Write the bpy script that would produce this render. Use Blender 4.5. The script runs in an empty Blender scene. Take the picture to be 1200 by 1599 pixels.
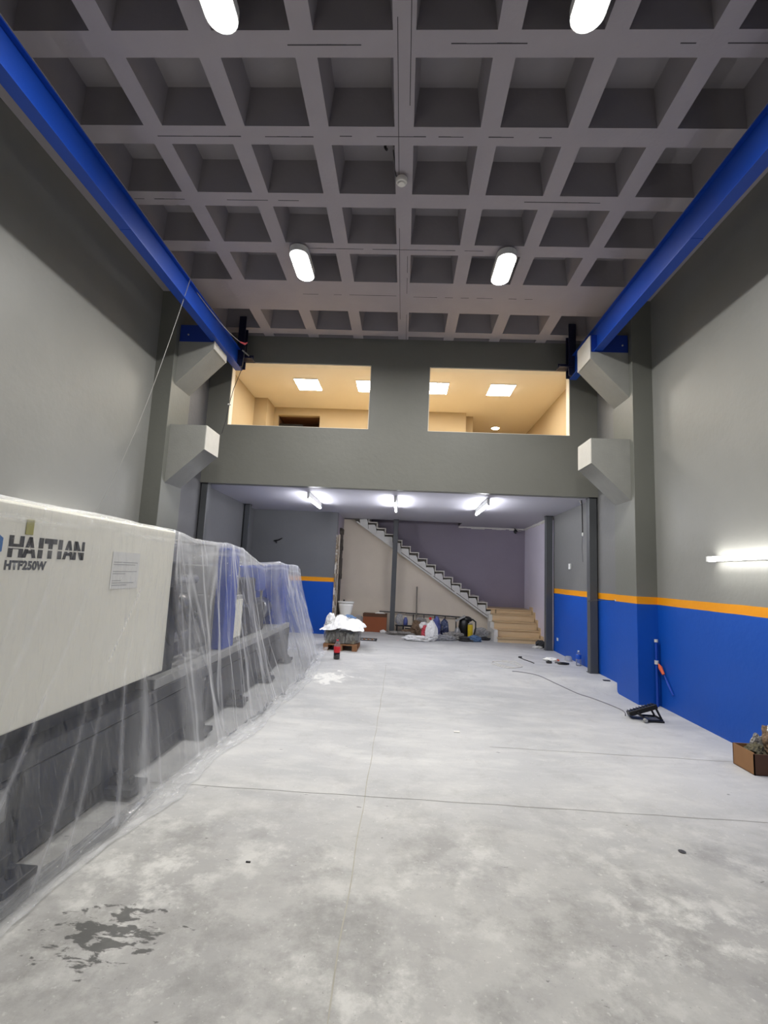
import bpy, bmesh, math, random
from mathutils import Vector, Matrix, noise as mn
random.seed(7)
PI = math.pi
C = bpy.context.scene.collection
S = bpy.context.scene
# ------------------------------------------------------------------ camera
F_PX = 755.17; PITCH = 0.12567; YAW = -0.043219; ROLL = 0.0456766
cd = bpy.data.cameras.new('camera'); cam = bpy.data.objects.new('camera', cd); C.objects.link(cam)
cp, sp, cy, sy = math.cos(PITCH), math.sin(PITCH), math.cos(YAW), math.sin(YAW)
fwd = Vector((sy*cp, cy*cp, sp)); r0 = Vector((cy, -sy, 0)); u0 = r0.cross(fwd)
rt = r0*math.cos(ROLL)+u0*math.sin(ROLL); up = -r0*math.sin(ROLL)+u0*math.cos(ROLL)
m = Matrix(((rt.x, up.x, -fwd.x, 0), (rt.y, up.y, -fwd.y, 0), (rt.z, up.z, -fwd.z, 1.6), (0, 0, 0, 1)))
cam.matrix_world = m
cd.sensor_fit = 'HORIZONTAL'; cd.sensor_width = 36; cd.lens = 36*F_PX/1200
cd.clip_start = .05; cd.clip_end = 100
S.camera = cam
# ------------------------------------------------------------------ world and exposure
w = bpy.data.worlds.new('night'); S.world = w; w.use_nodes = True
w.node_tree.nodes['Background'].inputs[0].default_value = (.02, .022, .03, 1)
w.node_tree.nodes['Background'].inputs[1].default_value = 1
S.view_settings.view_transform = 'Standard'; S.view_settings.look = 'None'
S.view_settings.exposure = 0.0; S.view_settings.gamma = 1; S.view_settings.use_curve_mapping = False
S.cycles.max_bounces = 10; S.cycles.diffuse_bounces = 5; S.cycles.transparent_max_bounces = 24
S.cycles.sample_clamp_indirect = 6; S.cycles.caustics_reflective = False; S.cycles.caustics_refractive = False
HALL = 92.0      # hall ceiling fixtures
TUBE = 40.0       # fluorescent tubes under the mezzanine
WALLTUBE = 30.0
OFFICE = 62.0    # office panels

# ------------------------------------------------------------------ materials
def srgb(c):
    if isinstance(c, str):
        c = tuple(int(c[i:i+2], 16)/255 for i in (0, 2, 4))
    return tuple((x/12.92 if x <= .04045 else ((x+.055)/1.055)**2.4) for x in c)+(1,)
def base_mat(name):
    m = bpy.data.materials.new(name); m.use_nodes = True
    nt = m.node_tree; b = nt.nodes['Principled BSDF']
    return m, nt, b
def N(nt, t, **k):
    n = nt.nodes.new(t)
    for a, v in k.items():
        if a in n.inputs.keys(): n.inputs[a].default_value = v
        else: setattr(n, a, v)
    return n
def mat(name, col, rough=.6, metal=0, var=.12, scale=4, bump=.0, bscale=40, emit=0, coat=0):
    m, nt, b = base_mat(name)
    c = col if len(col) == 4 else srgb(col)
    b.inputs['Roughness'].default_value = rough; b.inputs['Metallic'].default_value = metal
    geo = N(nt, 'ShaderNodeTexCoord')
    nz = N(nt, 'ShaderNodeTexNoise', Scale=scale, Detail=6.0, Roughness=.6)
    nt.links.new(geo.outputs['Object'], nz.inputs['Vector'])
    mx = N(nt, 'ShaderNodeMix', data_type='RGBA')
    mx.inputs['A'].default_value = tuple(x*(1-var) for x in c[:3])+(1,)
    mx.inputs['B'].default_value = tuple(min(1, x*(1+var)) for x in c[:3])+(1,)
    nt.links.new(nz.outputs['Fac'], mx.inputs['Factor'])
    nt.links.new(mx.outputs['Result'], b.inputs['Base Color'])
    if bump:
        n2 = N(nt, 'ShaderNodeTexNoise', Scale=bscale, Detail=4.0)
        nt.links.new(geo.outputs['Object'], n2.inputs['Vector'])
        bp = N(nt, 'ShaderNodeBump', Strength=bump, Distance=.01)
        nt.links.new(n2.outputs['Fac'], bp.inputs['Height']); nt.links.new(bp.outputs['Normal'], b.inputs['Normal'])
    if emit:
        b.inputs['Emission Color'].default_value = c; b.inputs['Emission Strength'].default_value = emit
    if coat: b.inputs['Coat Weight'].default_value = coat
    return m
def emis(name, col, st):
    m = bpy.data.materials.new(name); m.use_nodes = True; nt = m.node_tree; nt.nodes.clear()
    e = N(nt, 'ShaderNodeEmission'); e.inputs[0].default_value = col+(1,); e.inputs[1].default_value = st
    o = N(nt, 'ShaderNodeOutputMaterial'); nt.links.new(e.outputs[0], o.inputs[0]); return m

def wall_paint(name, gray, dado=True, patches=False):
    """painted wall: blue dado, orange line at 1.34-1.44 m, grey above (world heights)"""
    m, nt, b = base_mat(name)
    geo = N(nt, 'ShaderNodeNewGeometry'); sep = N(nt, 'ShaderNodeSeparateXYZ')
    nt.links.new(geo.outputs['Position'], sep.inputs[0])
    nz = N(nt, 'ShaderNodeTexNoise', Scale=1.3, Detail=7.0, Roughness=.62)
    nt.links.new(geo.outputs['Position'], nz.inputs['Vector'])
    rampg = N(nt, 'ShaderNodeMix', data_type='RGBA')
    g = srgb(gray)
    rampg.inputs['A'].default_value = tuple(x*.9 for x in g[:3])+(1,)
    rampg.inputs['B'].default_value = tuple(x*1.1 for x in g[:3])+(1,)
    nt.links.new(nz.outputs['Fac'], rampg.inputs['Factor'])
    last = rampg.outputs['Result']
    if patches:
        n3 = N(nt, 'ShaderNodeTexNoise', Scale=2.6, Detail=5.0, Roughness=.7, Distortion=.6)
        nt.links.new(geo.outputs['Position'], n3.inputs['Vector'])
        cr = N(nt, 'ShaderNodeValToRGB'); cr.color_ramp.elements[0].position = .66; cr.color_ramp.elements[1].position = .74
        nt.links.new(n3.outputs['Fac'], cr.inputs[0])
        mm = N(nt, 'ShaderNodeMath', operation='MULTIPLY'); mm.inputs[1].default_value = .45
        nt.links.new(cr.outputs[0], mm.inputs[0])
        mx = N(nt, 'ShaderNodeMix', data_type='RGBA'); mx.inputs['B'].default_value = srgb('a8a3a8')
        nt.links.new(mm.outputs[0], mx.inputs['Factor']); nt.links.new(last, mx.inputs['A']); last = mx.outputs['Result']
    if dado:
        wob = N(nt, 'ShaderNodeTexNoise', Scale=2.0); nt.links.new(geo.outputs['Position'], wob.inputs['Vector'])
        wm = N(nt, 'ShaderNodeMath', operation='MULTIPLY_ADD'); wm.inputs[1].default_value = .008
        nt.links.new(wob.outputs['Fac'], wm.inputs[0]); nt.links.new(sep.outputs['Z'], wm.inputs[2])
        for h, c in ((1.443, 'e0930f'), (1.343, '084aa8')):
            lt = N(nt, 'ShaderNodeMath', operation='LESS_THAN'); lt.inputs[1].default_value = h
            nt.links.new(wm.outputs[0], lt.inputs[0])
            cv = N(nt, 'ShaderNodeMix', data_type='RGBA')
            cc = srgb(c)
            cv.inputs['A'].default_value = tuple(x*.9 for x in cc[:3])+(1,); cv.inputs['B'].default_value = tuple(min(1, x*1.1) for x in cc[:3])+(1,)
            nt.links.new(nz.outputs['Fac'], cv.inputs['Factor'])
            mx = N(nt, 'ShaderNodeMix', data_type='RGBA')
            nt.links.new(lt.outputs[0], mx.inputs['Factor']); nt.links.new(last, mx.inputs['A'])
            nt.links.new(cv.outputs['Result'], mx.inputs['B']); last = mx.outputs['Result']
    nt.links.new(last, b.inputs['Base Color'])
    b.inputs['Roughness'].default_value = .48; b.inputs['Specular IOR Level'].default_value = .35
    n2 = N(nt, 'ShaderNodeTexNoise', Scale=14.0, Detail=5.0); nt.links.new(geo.outputs['Position'], n2.inputs['Vector'])
    bp = N(nt, 'ShaderNodeBump', Strength=.25, Distance=.01)
    nt.links.new(n2.outputs['Fac'], bp.inputs['Height']); nt.links.new(bp.outputs['Normal'], b.inputs['Normal'])
    return m

def floor_mat():
    m, nt, b = base_mat('dusty_concrete')
    geo = N(nt, 'ShaderNodeNewGeometry')
    P = geo.outputs['Position']
    def noise(sc, det=6.0, ro=.6, dist=0.0, vec=P):
        n = N(nt, 'ShaderNodeTexNoise', Scale=sc, Detail=det, Roughness=ro, Distortion=dist)
        nt.links.new(vec, n.inputs['Vector']); return n.outputs['Fac']
    def ramp(src, a, bb):
        r = N(nt, 'ShaderNodeValToRGB'); r.color_ramp.elements[0].position = a; r.color_ramp.elements[1].position = bb
        nt.links.new(src, r.inputs[0]); return r.outputs[0]
    def mix(fac, A, B):
        x = N(nt, 'ShaderNodeMix', data_type='RGBA')
        if isinstance(fac, float): x.inputs['Factor'].default_value = fac
        else: nt.links.new(fac, x.inputs['Factor'])
        for k, v in (('A', A), ('B', B)):
            if isinstance(v, str): x.inputs[k].default_value = srgb(v)
            else: nt.links.new(v, x.inputs[k])
        return x.outputs['Result']
    def mul(a, bb):
        x = N(nt, 'ShaderNodeMath', operation='MULTIPLY'); nt.links.new(a, x.inputs[0])
        if isinstance(bb, (int, float)): x.inputs[1].default_value = bb
        else: nt.links.new(bb, x.inputs[1])
        return x.outputs[0]
    sep = N(nt, 'ShaderNodeSeparateXYZ'); nt.links.new(P, sep.inputs[0])
    # stretch along x for the trowel marks
    mp = N(nt, 'ShaderNodeMapping'); mp.inputs['Scale'].default_value = (.6, 1.6, 1); nt.links.new(P, mp.inputs['Vector'])
    base = mix(ramp(noise(.55, 3.0, .5), .35, .65), 'a9aaab', 'bcbcbb')
    base = mix(mul(ramp(noise(2.2, 8.0, .68, .3, mp.outputs[0]), .45, .68), .6), base, 'd0cfcb')
    base = mix(mul(ramp(noise(3.4, 9.0, .7, .5), .52, .72), .4), base, '979694')
    # bare blotchy slab close to the entrance: cleaner grey, yellowish dust
    mp3 = N(nt, 'ShaderNodeMapping'); mp3.inputs['Location'].default_value = (7, 3, 2); nt.links.new(P, mp3.inputs['Vector'])
    near = N(nt, 'ShaderNodeMapRange', interpolation_type='SMOOTHSTEP'); near.inputs['From Min'].default_value = 4.6; near.inputs['From Max'].default_value = 2.4
    nt.links.new(sep.outputs['Y'], near.inputs['Value'])
    base = mix(mul(near.outputs[0], .7), base, '8b8984')
    blot = mul(ramp(noise(4.6, 12.0, .70, 0.0), 0.48, .61), near.outputs[0])
    blot = mul(blot, ramp(noise(.9, 4.0, .6), .38, .62))
    base = mix(mul(blot, .75), base, 'd6d5cf')
    base = mix(mul(mul(ramp(noise(1.3, 8.0, .7, 0.0, mp3.outputs[0]), .44, .66), near.outputs[0]), .45), base, 'bdbcb6')
    blot2 = mul(ramp(noise(2.0, 12.0, .72, 0.0, mp3.outputs[0]), .49, .63), near.outputs[0])
    base = mix(mul(blot2, .6), base, '74736f')
    base = mix(mul(ramp(noise(34.0, 3.0, .6), .62, .72), .35), base, 'd9d8d2')
    base = mix(mul(ramp(noise(60.0, 2.0, .5), .70, .74), .5), base, '6f6e6b')
    # oil stain: dark splashes in front of the sheet
    def gauss(cx, cyy, rx, ry):
        mpp = N(nt, 'ShaderNodeMapping'); mpp.inputs['Location'].default_value = (-cx/rx, -cyy/ry, 0); mpp.inputs['Scale'].default_value = (1/rx, 1/ry, 0)
        nt.links.new(P, mpp.inputs['Vector']); g = N(nt, 'ShaderNodeVectorMath', operation='LENGTH'); nt.links.new(mpp.outputs[0], g.inputs[0])
        r = N(nt, 'ShaderNodeMapRange', interpolation_type='SMOOTHSTEP'); r.inputs['From Min'].default_value = 1; r.inputs['From Max'].default_value = 0
        nt.links.new(g.outputs['Value'], r.inputs['Value']); return r.outputs[0]
    mp2 = N(nt, 'ShaderNodeMapping'); mp2.inputs['Scale'].default_value = (.8, 1.7, 1); nt.links.new(P, mp2.inputs['Vector'])
    st = N(nt, 'ShaderNodeMath', operation='MULTIPLY_ADD'); st.inputs[1].default_value = .27
    nt.links.new(gauss(-1.22, 2.26, .46, .36), st.inputs[0]); nt.links.new(noise(13.0, 7.0, .60, .3, mp2.outputs[0]), st.inputs[2])
    stain = ramp(st.outputs[0], .685, .74)
    base = mix(mul(stain, .85), base, '3a3a38')
    sw = N(nt, 'ShaderNodeMath', operation='MULTIPLY_ADD'); sw.inputs[1].default_value = .35
    nt.links.new(gauss(-1.0, 7.4, .7, .8), sw.inputs[0]); nt.links.new(noise(5.0, 7.0, .7, .4), sw.inputs[2])
    base = mix(mul(ramp(sw.outputs[0], .74, .82), .8), base, 'ecebe6')
    nt.links.new(base, b.inputs['Base Color'])
    rr = N(nt, 'ShaderNodeMapRange'); rr.inputs['To Min'].default_value = .42; rr.inputs['To Max'].default_value = .7
    nt.links.new(noise(2.0, 6.0), rr.inputs['Value']); nt.links.new(rr.outputs[0], b.inputs['Roughness'])
    bp = N(nt, 'ShaderNodeBump', Strength=.22, Distance=.006)
    nt.links.new(noise(22.0, 8.0, .7), bp.inputs['Height']); nt.links.new(bp.outputs['Normal'], b.inputs['Normal'])
    return m

def plaster_patch_mat(name, a, bb, c, sc=6):
    m, nt, b = base_mat(name)
    geo = N(nt, 'ShaderNodeNewGeometry')
    n1 = N(nt, 'ShaderNodeTexNoise', Scale=sc, Detail=7.0, Roughness=.65, Distortion=.4)
    mp = N(nt, 'ShaderNodeMapping'); mp.inputs['Scale'].default_value = (1, 1, .6)
    nt.links.new(geo.outputs['Position'], mp.inputs[0]); nt.links.new(mp.outputs[0], n1.inputs['Vector'])
    r = N(nt, 'ShaderNodeValToRGB'); e = r.color_ramp.elements
    e[0].position = .36; e[0].color = srgb(c); e[1].position = .42; e[1].color = srgb(bb)
    x = e.new(.50); x.color = srgb(bb); x = e.new(.54); x.color = srgb(a)
    nt.links.new(n1.outputs['Fac'], r.inputs[0]); nt.links.new(r.outputs[0], b.inputs['Base Color'])
    bp = N(nt, 'ShaderNodeBump', Strength=.7, Distance=.02); nt.links.new(n1.outputs['Fac'], bp.inputs['Height']); nt.links.new(bp.outputs['Normal'], b.inputs['Normal'])
    b.inputs['Roughness'].default_value = .85
    return m

def film_mat(name, density=.2, tint=(.9, .92, .95), gloss=.25, rough=.12, wr=18, wscale=1.0, facing=.5, streak=0, attr=None):
    """clear polythene: mostly see-through, milky where it is seen edge-on, glossy crinkles"""
    m = bpy.data.materials.new(name); m.use_nodes = True; nt = m.node_tree; nt.nodes.clear()
    out = N(nt, 'ShaderNodeOutputMaterial')
    tc = N(nt, 'ShaderNodeTexCoord')
    n1 = N(nt, 'ShaderNodeTexNoise', Scale=wr, Detail=4.0, Roughness=.55, Distortion=.9)
    mp = N(nt, 'ShaderNodeMapping'); mp.inputs['Scale'].default_value = (1, 1.4, .45)
    nt.links.new(tc.outputs['Object'], mp.inputs[0]); nt.links.new(mp.outputs[0], n1.inputs['Vector'])
    bp = N(nt, 'ShaderNodeBump', Strength=.55*wscale, Distance=.02); nt.links.new(n1.outputs['Fac'], bp.inputs['Height'])
    tr = N(nt, 'ShaderNodeBsdfTransparent'); tr.inputs[0].default_value = tint+(1,)
    di = N(nt, 'ShaderNodeBsdfDiffuse'); di.inputs[0].default_value = (.93, .94, .96, 1)
    tl = N(nt, 'ShaderNodeBsdfTranslucent'); tl.inputs[0].default_value = (.93, .94, .96, 1)
    gl = N(nt, 'ShaderNodeBsdfGlossy'); gl.inputs['Roughness'].default_value = rough; gl.inputs[0].default_value = (1, 1, 1, 1)
    nt.links.new(bp.outputs[0], gl.inputs['Normal']); nt.links.new(bp.outputs[0], di.inputs['Normal'])
    m1 = N(nt, 'ShaderNodeMixShader'); m1.inputs[0].default_value = .45
    nt.links.new(di.outputs[0], m1.inputs[1]); nt.links.new(tl.outputs[0], m1.inputs[2])
    lw = N(nt, 'ShaderNodeLayerWeight'); lw.inputs['Blend'].default_value = .3
    mr = N(nt, 'ShaderNodeMapRange'); mr.inputs['To Min'].default_value = density; mr.inputs['To Max'].default_value = min(.95, density+facing)
    nt.links.new(bp.outputs[0], lw.inputs['Normal'])
    nt.links.new(lw.outputs['Facing'], mr.inputs['Value'])
    last = mr.outputs[0]
    if streak:      # thin gathered pleats where the film lies double
        mps = N(nt, 'ShaderNodeMapping'); mps.inputs['Scale'].default_value = (1, 7.0, .55); mps.inputs['Rotation'].default_value = (.16, 0, 0)
        nt.links.new(tc.outputs['Object'], mps.inputs[0])
        ns_ = N(nt, 'ShaderNodeTexNoise', Scale=1.6, Detail=6.0, Roughness=.7, Distortion=.5); nt.links.new(mps.outputs[0], ns_.inputs['Vector'])
        rs = N(nt, 'ShaderNodeMapRange'); rs.inputs['From Min'].default_value = .52; rs.inputs['From Max'].default_value = .72; rs.inputs['To Max'].default_value = streak
        nt.links.new(ns_.outputs['Fac'], rs.inputs['Value'])
        ad = N(nt, 'ShaderNodeMath', operation='ADD'); nt.links.new(last, ad.inputs[0]); nt.links.new(rs.outputs[0], ad.inputs[1]); last = ad.outputs[0]
    if attr:        # pleats of layered film, plus one painted glint line, stored on the sheet
        at = N(nt, 'ShaderNodeAttribute', attribute_name=attr)
        ad = N(nt, 'ShaderNodeMath', operation='ADD', use_clamp=True); nt.links.new(last, ad.inputs[0]); nt.links.new(at.outputs['Fac'], ad.inputs[1]); last = ad.outputs[0]
    m2 = N(nt, 'ShaderNodeMixShader'); nt.links.new(last, m2.inputs[0])
    nt.links.new(tr.outputs[0], m2.inputs[1]); nt.links.new(m1.outputs[0], m2.inputs[2])
    fr = N(nt, 'ShaderNodeFresnel'); fr.inputs[0].default_value = 1.5; nt.links.new(bp.outputs[0], fr.inputs['Normal'])
    mg = N(nt, 'ShaderNodeMath', operation='MULTIPLY_ADD', use_clamp=True); mg.inputs[1].default_value = .32 if attr else .8; mg.inputs[2].default_value = gloss*.04
    nt.links.new(fr.outputs[0], mg.inputs[0])
    m3 = N(nt, 'ShaderNodeMixShader'); nt.links.new(mg.outputs[0], m3.inputs[0])
    nt.links.new(m2.outputs[0], m3.inputs[1]); nt.links.new(gl.outputs[0], m3.inputs[2])
    nt.links.new(m3.outputs[0], out.inputs[0]); return m

M = dict(
    floor=floor_mat(), joint=mat('joint_filler', '77766f', .9, var=.25, scale=8), joint_mid=mat('grey_joint_filler', '8d8c87', .9, var=.25, scale=8), joint_light=mat('pale_joint_filler', 'a29f93', .9, var=.25, scale=8),
    wall=wall_paint('grey_blue_wall', '83837e'), wallplain=wall_paint('grey_wall', '85867f', dado=False),
    mezz=wall_paint('mezzanine_grey', '75756e', dado=False), lilac=wall_paint('lilac_grey_wall', '938b98', dado=False, patches=True),
    lilac_side=wall_paint('pale_lilac_wall', 'dcd6e2', dado=False, patches=False),
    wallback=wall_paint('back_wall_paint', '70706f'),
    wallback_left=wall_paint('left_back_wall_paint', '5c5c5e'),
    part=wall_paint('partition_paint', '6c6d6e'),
    tan=mat('tan_plaster', 'ded2c0', .85, var=.08, scale=2, bump=.15, bscale=30),
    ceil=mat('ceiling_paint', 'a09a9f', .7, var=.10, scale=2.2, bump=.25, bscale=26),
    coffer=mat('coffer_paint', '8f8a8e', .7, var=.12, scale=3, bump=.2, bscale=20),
    seam=mat('board_seam', '3f3c40', .9),
    edge=mat('dark_beam_paint', '5c595b', .7), soffit=mat('white_soffit', 'b4b3bb', .7, var=.04, scale=1.5),
    column=wall_paint('column_paint', '6e6f68'), corbel=mat('corbel_paint', '8f8f89', .7, var=.14, scale=5, bump=.2),
    corbel_end=mat('bare_pale_concrete', 'c6c4bc', .8, var=.12, scale=6, bump=.3),
    steel_blue=mat('blue_enamel_steel', '0a3fa0', .38, var=.1, scale=3, bump=.05), steel_navy=mat('shop_blue_steel', '10328a', .45, var=.1),
    navy_dark=mat('dark_navy_steel', '0d1230', .5), post=mat('grey_enamel_post', '4c4e50', .45, var=.06),
    white=mat('white_plaster', 'd8d6d0', .85, var=.08, scale=9, bump=.4, bscale=30), whitegloss=mat('white_ceramic', 'ecebe6', .15, coat=.5, var=.02),
    whiteplastic=mat('white_plastic', 'e6e6e2', .4, var=.03), treadedge=mat('pale_stone_tread', 'd9d4c8', .5, var=.06), darkcore=mat('shaded_raw_core', '5d5850', .9, var=.3, scale=12, bump=.6, bscale=20),
    beige=mat('beige_stone_step', 'd8bf98', .45, var=.08, scale=5), beige_dark=mat('beige_stone_tread', 'c9ae86', .4, var=.08, scale=5),
    torn=plaster_patch_mat('torn_jamb', 'cfcbc2', '8c7a62', '2a2622', 7), torn_dark=plaster_patch_mat('torn_jamb_dark', '57514a', '3a342e', '16130f', 9),
    office=mat('warm_office_plaster', 'b9a684', .8, var=.03), office_ceil=mat('office_ceiling', 'e8decb', .8, var=.02), office_brown=mat('brown_cabinet', '6b4a33', .6),
    reveal=mat('pale_reveal', 'e3dccb', .6),
    cream=mat('cream_enamel', 'f6f3e4', .42, var=.03, scale=2, coat=.15), logo_dark=mat('print_dark', '2a2b2c', .5), logo_grey=mat('print_grey', '55575a', .5),
    logo_blue=mat('print_blue', '3d74b0', .5), paper=mat('paper', 'e9e8e2', .7, var=.02), tape=mat('olive_tape', 'a6a04e', .6),
    mgrey=mat('machine_grey', '2e2f34', .45, var=.1), mdark=mat('machine_charcoal', '2b2c30', .5, var=.15), mlight=mat('machine_light_grey', '9a9a98', .4, var=.08),
    mblue=mat('machine_blue', '2447a8', .4), steel=mat('bright_steel', '9b9c9e', .3, metal=.9, var=.1), black=mat('black_plastic', '0e0e10', .4, var=.2), blacksteel=mat('black_iron', '17171a', .5),
    glasslens=mat('lamp_lens', '23262a', .08, coat=1), rubber=mat('cable_rubber', '2b2a2a', .7), cable_white=mat('cable_white', 'c9c6c0', .6), cable_pale=mat('cable_pale', '9c9a95', .6), cable_grey=mat('cable_grey', '77757a', .6),
    carton=mat('brown_cardboard', '8a6440', .85, var=.12, scale=6), carton2=mat('rusty_cardboard', '8e5030', .85, var=.1, scale=4), carton_dark=mat('dark_cardboard', '5a3d2b', .85, var=.2),
    wood=mat('pallet_wood', '8c6444', .8, var=.2, scale=10), woodgrey=mat('grey_wood', '7b746a', .8, var=.2, scale=10),
    cola=mat('cola', '0b0504', .1, coat=1), red=mat('red_label', 'c8202a', .4), redcap=mat('red_cap', 'cf2030', .4), bagwhite=mat('white_sack', 'e2e2e0', .5, var=.08, scale=12, bump=.5, bscale=18),
    bagblue=mat('blue_sack', '4c5690', .5, var=.2, scale=12, bump=.5, bscale=18), bagred=mat('pink_red_sack', 'b8404c', .5, var=.3, scale=12), clothblue=mat('blue_grey_cloth', '4f6a8c', .8, var=.3, scale=14, bump=.6, bscale=20),
    clothplaid=plaster_patch_mat('plaid_cloth', '2c3050', '55607c', 'a8a0a0', 14), yellow=mat('yellow_canister', 'd0b420', .4, var=.08), ragdark=mat('dark_rag', '3a3a3c', .9, var=.4, scale=14, bump=.8, bscale=20),
    ragolive=mat('olive_rag', '55503c', .9, var=.4, scale=14, bump=.8, bscale=20), raggrey=mat('grey_rag', '8b8883', .9, var=.3, scale=14, bump=.8, bscale=20), ragbrown=mat('brown_rag', '75604c', .9, var=.35, scale=14, bump=.8, bscale=20), goods=plaster_patch_mat('wrapped_goods', 'b5b1a2', '7d7766', '4a4538', 12),
    orange=mat('orange_flap', 'd8603a', .6), bottleblue=mat('blue_bottle_label', '1450b8', .4), detector=mat('detector_white', 'dedad2', .5, var=.02),
)
M['film'] = film_mat('polythene_sheet', .02, facing=.05, streak=.05, rough=.10, wr=13, wscale=1.7, tint=(.985, .988, .99), attr='pleat_glint')
M['film_bag'] = film_mat('clear_bag', .30, wr=26)
M['film_wrap'] = film_mat('stretch_wrap', .12, wr=22, facing=.35)
M['pet'] = film_mat('clear_bottle_plastic', .08, rough=.05, wr=2, wscale=.1)
def glass_mat():
    m = bpy.data.materials.new('window_glass'); m.use_nodes = True; nt = m.node_tree; nt.nodes.clear()
    out = N(nt, 'ShaderNodeOutputMaterial'); tr = N(nt, 'ShaderNodeBsdfTransparent'); tr.inputs[0].default_value = (.97, .98, .97, 1)
    gl = N(nt, 'ShaderNodeBsdfGlossy'); gl.inputs['Roughness'].default_value = .01; fr = N(nt, 'ShaderNodeFresnel'); fr.inputs[0].default_value = 1.45
    mx = N(nt, 'ShaderNodeMixShader'); nt.links.new(fr.outputs[0], mx.inputs[0]); nt.links.new(tr.outputs[0], mx.inputs[1]); nt.links.new(gl.outputs[0], mx.inputs[2])
    nt.links.new(mx.outputs[0], out.inputs[0]); return m
M['glass'] = glass_mat()
M['e_hall'] = emis('hall_lamp', (1.0, .985, .97), 14)
M['e_tube'] = emis('tube_lamp', (.93, .94, 1.0), TUBE*3)
M['e_wall'] = emis('wall_tube_lamp', (1, .98, .95), WALLTUBE)
M['e_office'] = emis('office_panel_lamp', (1, .93, .84), OFFICE)
M['e_spot'] = emis('office_spot_lamp', (1, .8, .6), 80)

# ------------------------------------------------------------------ helpers
WL = {}
def wl(p): return WL.get(p.name, Vector((0, 0, 0))) if p else Vector((0, 0, 0))
def link_mesh(name, bm, mt, parent=None, shift=None, smooth=False, kind=None):
    """shift None: the bmesh is in world coordinates"""
    me = bpy.data.meshes.new(name)
    off = wl(parent) if shift is None else Vector(shift)
    if parent is None and shift is None and bm.verts:
        xs = [v.co for v in bm.verts]
        lo = Vector([min(v[i] for v in xs) for i in range(3)]); hi = Vector([max(v[i] for v in xs) for i in range(3)])
        off = Vector(((lo.x+hi.x)/2, (lo.y+hi.y)/2, lo.z))
    for v in bm.verts: v.co -= off
    bmesh.ops.recalc_face_normals(bm, faces=bm.faces[:])
    bm.to_mesh(me); bm.free()
    if smooth:
        for p in me.polygons: p.use_smooth = True
    o = bpy.data.objects.new(name, me); C.objects.link(o)
    for x in (mt if isinstance(mt, (list, tuple)) else [mt]): me.materials.append(M[x] if isinstance(x, str) else x)
    if parent is None: o.location = off; WL[o.name] = off.copy()
    else: o.parent = parent; WL[o.name] = wl(parent).copy()
    if kind: o['kind'] = kind
    return o
def tag(o, label, cat, group=None, kind=None):
    o['label'] = label; o['category'] = cat
    if group: o['group'] = group
    if kind: o['kind'] = kind
    return o
def thing(name, label, cat, loc, rz=0, group=None):
    o = bpy.data.objects.new(name, None); o.empty_display_size = .1; C.objects.link(o)
    o.location = loc; o.rotation_euler = (0, 0, rz); tag(o, label, cat, group); WL[o.name] = Vector(loc)
    return o
def B(): return bmesh.new()
def box(bm, x0, x1, y0, y1, z0, z1, bev=0, mi=0):
    r = bmesh.ops.create_cube(bm, size=1); vs = r['verts']
    for v in vs: v.co = Vector((x0+(v.co.x+.5)*(x1-x0), y0+(v.co.y+.5)*(y1-y0), z0+(v.co.z+.5)*(z1-z0)))
    fs = {f for v in vs for f in v.link_faces}
    for f in fs: f.material_index = mi
    if bev:
        es = list({e for v in vs for e in v.link_edges})
        bmesh.ops.bevel(bm, geom=es, offset=bev, segments=2, affect='EDGES', profile=.5)
    return vs
def tube(bm, pts, r, seg=8, cap=True, radii=None):
    pts = [Vector(p) for p in pts]; rings = []
    up = Vector((0, 0, 1))
    for i, p in enumerate(pts):
        d = (pts[min(i+1, len(pts)-1)]-pts[max(i-1, 0)]).normalized()
        a = d.cross(up)
        if a.length < .01: a = d.cross(Vector((1, 0, 0)))
        a.normalize(); b = d.cross(a)
        rr = radii[i] if radii else r
        rings.append([bm.verts.new(p+a*rr*math.cos(2*PI*k/seg)+b*rr*math.sin(2*PI*k/seg)) for k in range(seg)])
    for i in range(len(rings)-1):
        for k in range(seg):
            bm.faces.new((rings[i][k], rings[i][(k+1) % seg], rings[i+1][(k+1) % seg], rings[i+1][k]))
    if cap: bm.faces.new(rings[0][::-1]); bm.faces.new(rings[-1])
def lathe(bm, prof, c, seg=24, sx=1, sy=1):
    rings = []
    for r, z in prof:
        rings.append([bm.verts.new((c[0]+max(r, .0004)*sx*math.cos(2*PI*k/seg), c[1]+max(r, .0004)*sy*math.sin(2*PI*k/seg), c[2]+z)) for k in range(seg)])
    for i in range(len(rings)-1):
        for k in range(seg): bm.faces.new((rings[i][k], rings[i][(k+1) % seg], rings[i+1][(k+1) % seg], rings[i+1][k]))
    bm.faces.new(rings[0][::-1]); bm.faces.new(rings[-1])
def prism(bm, poly, axis, a, b):
    """poly: 2D points; extruded along axis x/y/z from a to b"""
    def P(u, v, w):
        return {'x': (w, u, v), 'y': (u, w, v), 'z': (u, v, w)}[axis]
    A = [bm.verts.new(P(u, v, a)) for u, v in poly]; Bv = [bm.verts.new(P(u, v, b)) for u, v in poly]
    n = len(poly)
    bm.faces.new(A[::-1]); bm.faces.new(Bv)
    for i in range(n): bm.faces.new((A[i], A[(i+1) % n], Bv[(i+1) % n], Bv[i]))
def ibeam_y(bm, xc, y0, y1, z0, z1, wd, tf=.013, tw=.012):
    box(bm, xc-wd/2, xc+wd/2, y0, y1, z0, z0+tf); box(bm, xc-wd/2, xc+wd/2, y0, y1, z1-tf, z1); box(bm, xc-tw/2, xc+tw/2, y0, y1, z0+tf-.001, z1-tf+.001)
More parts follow.
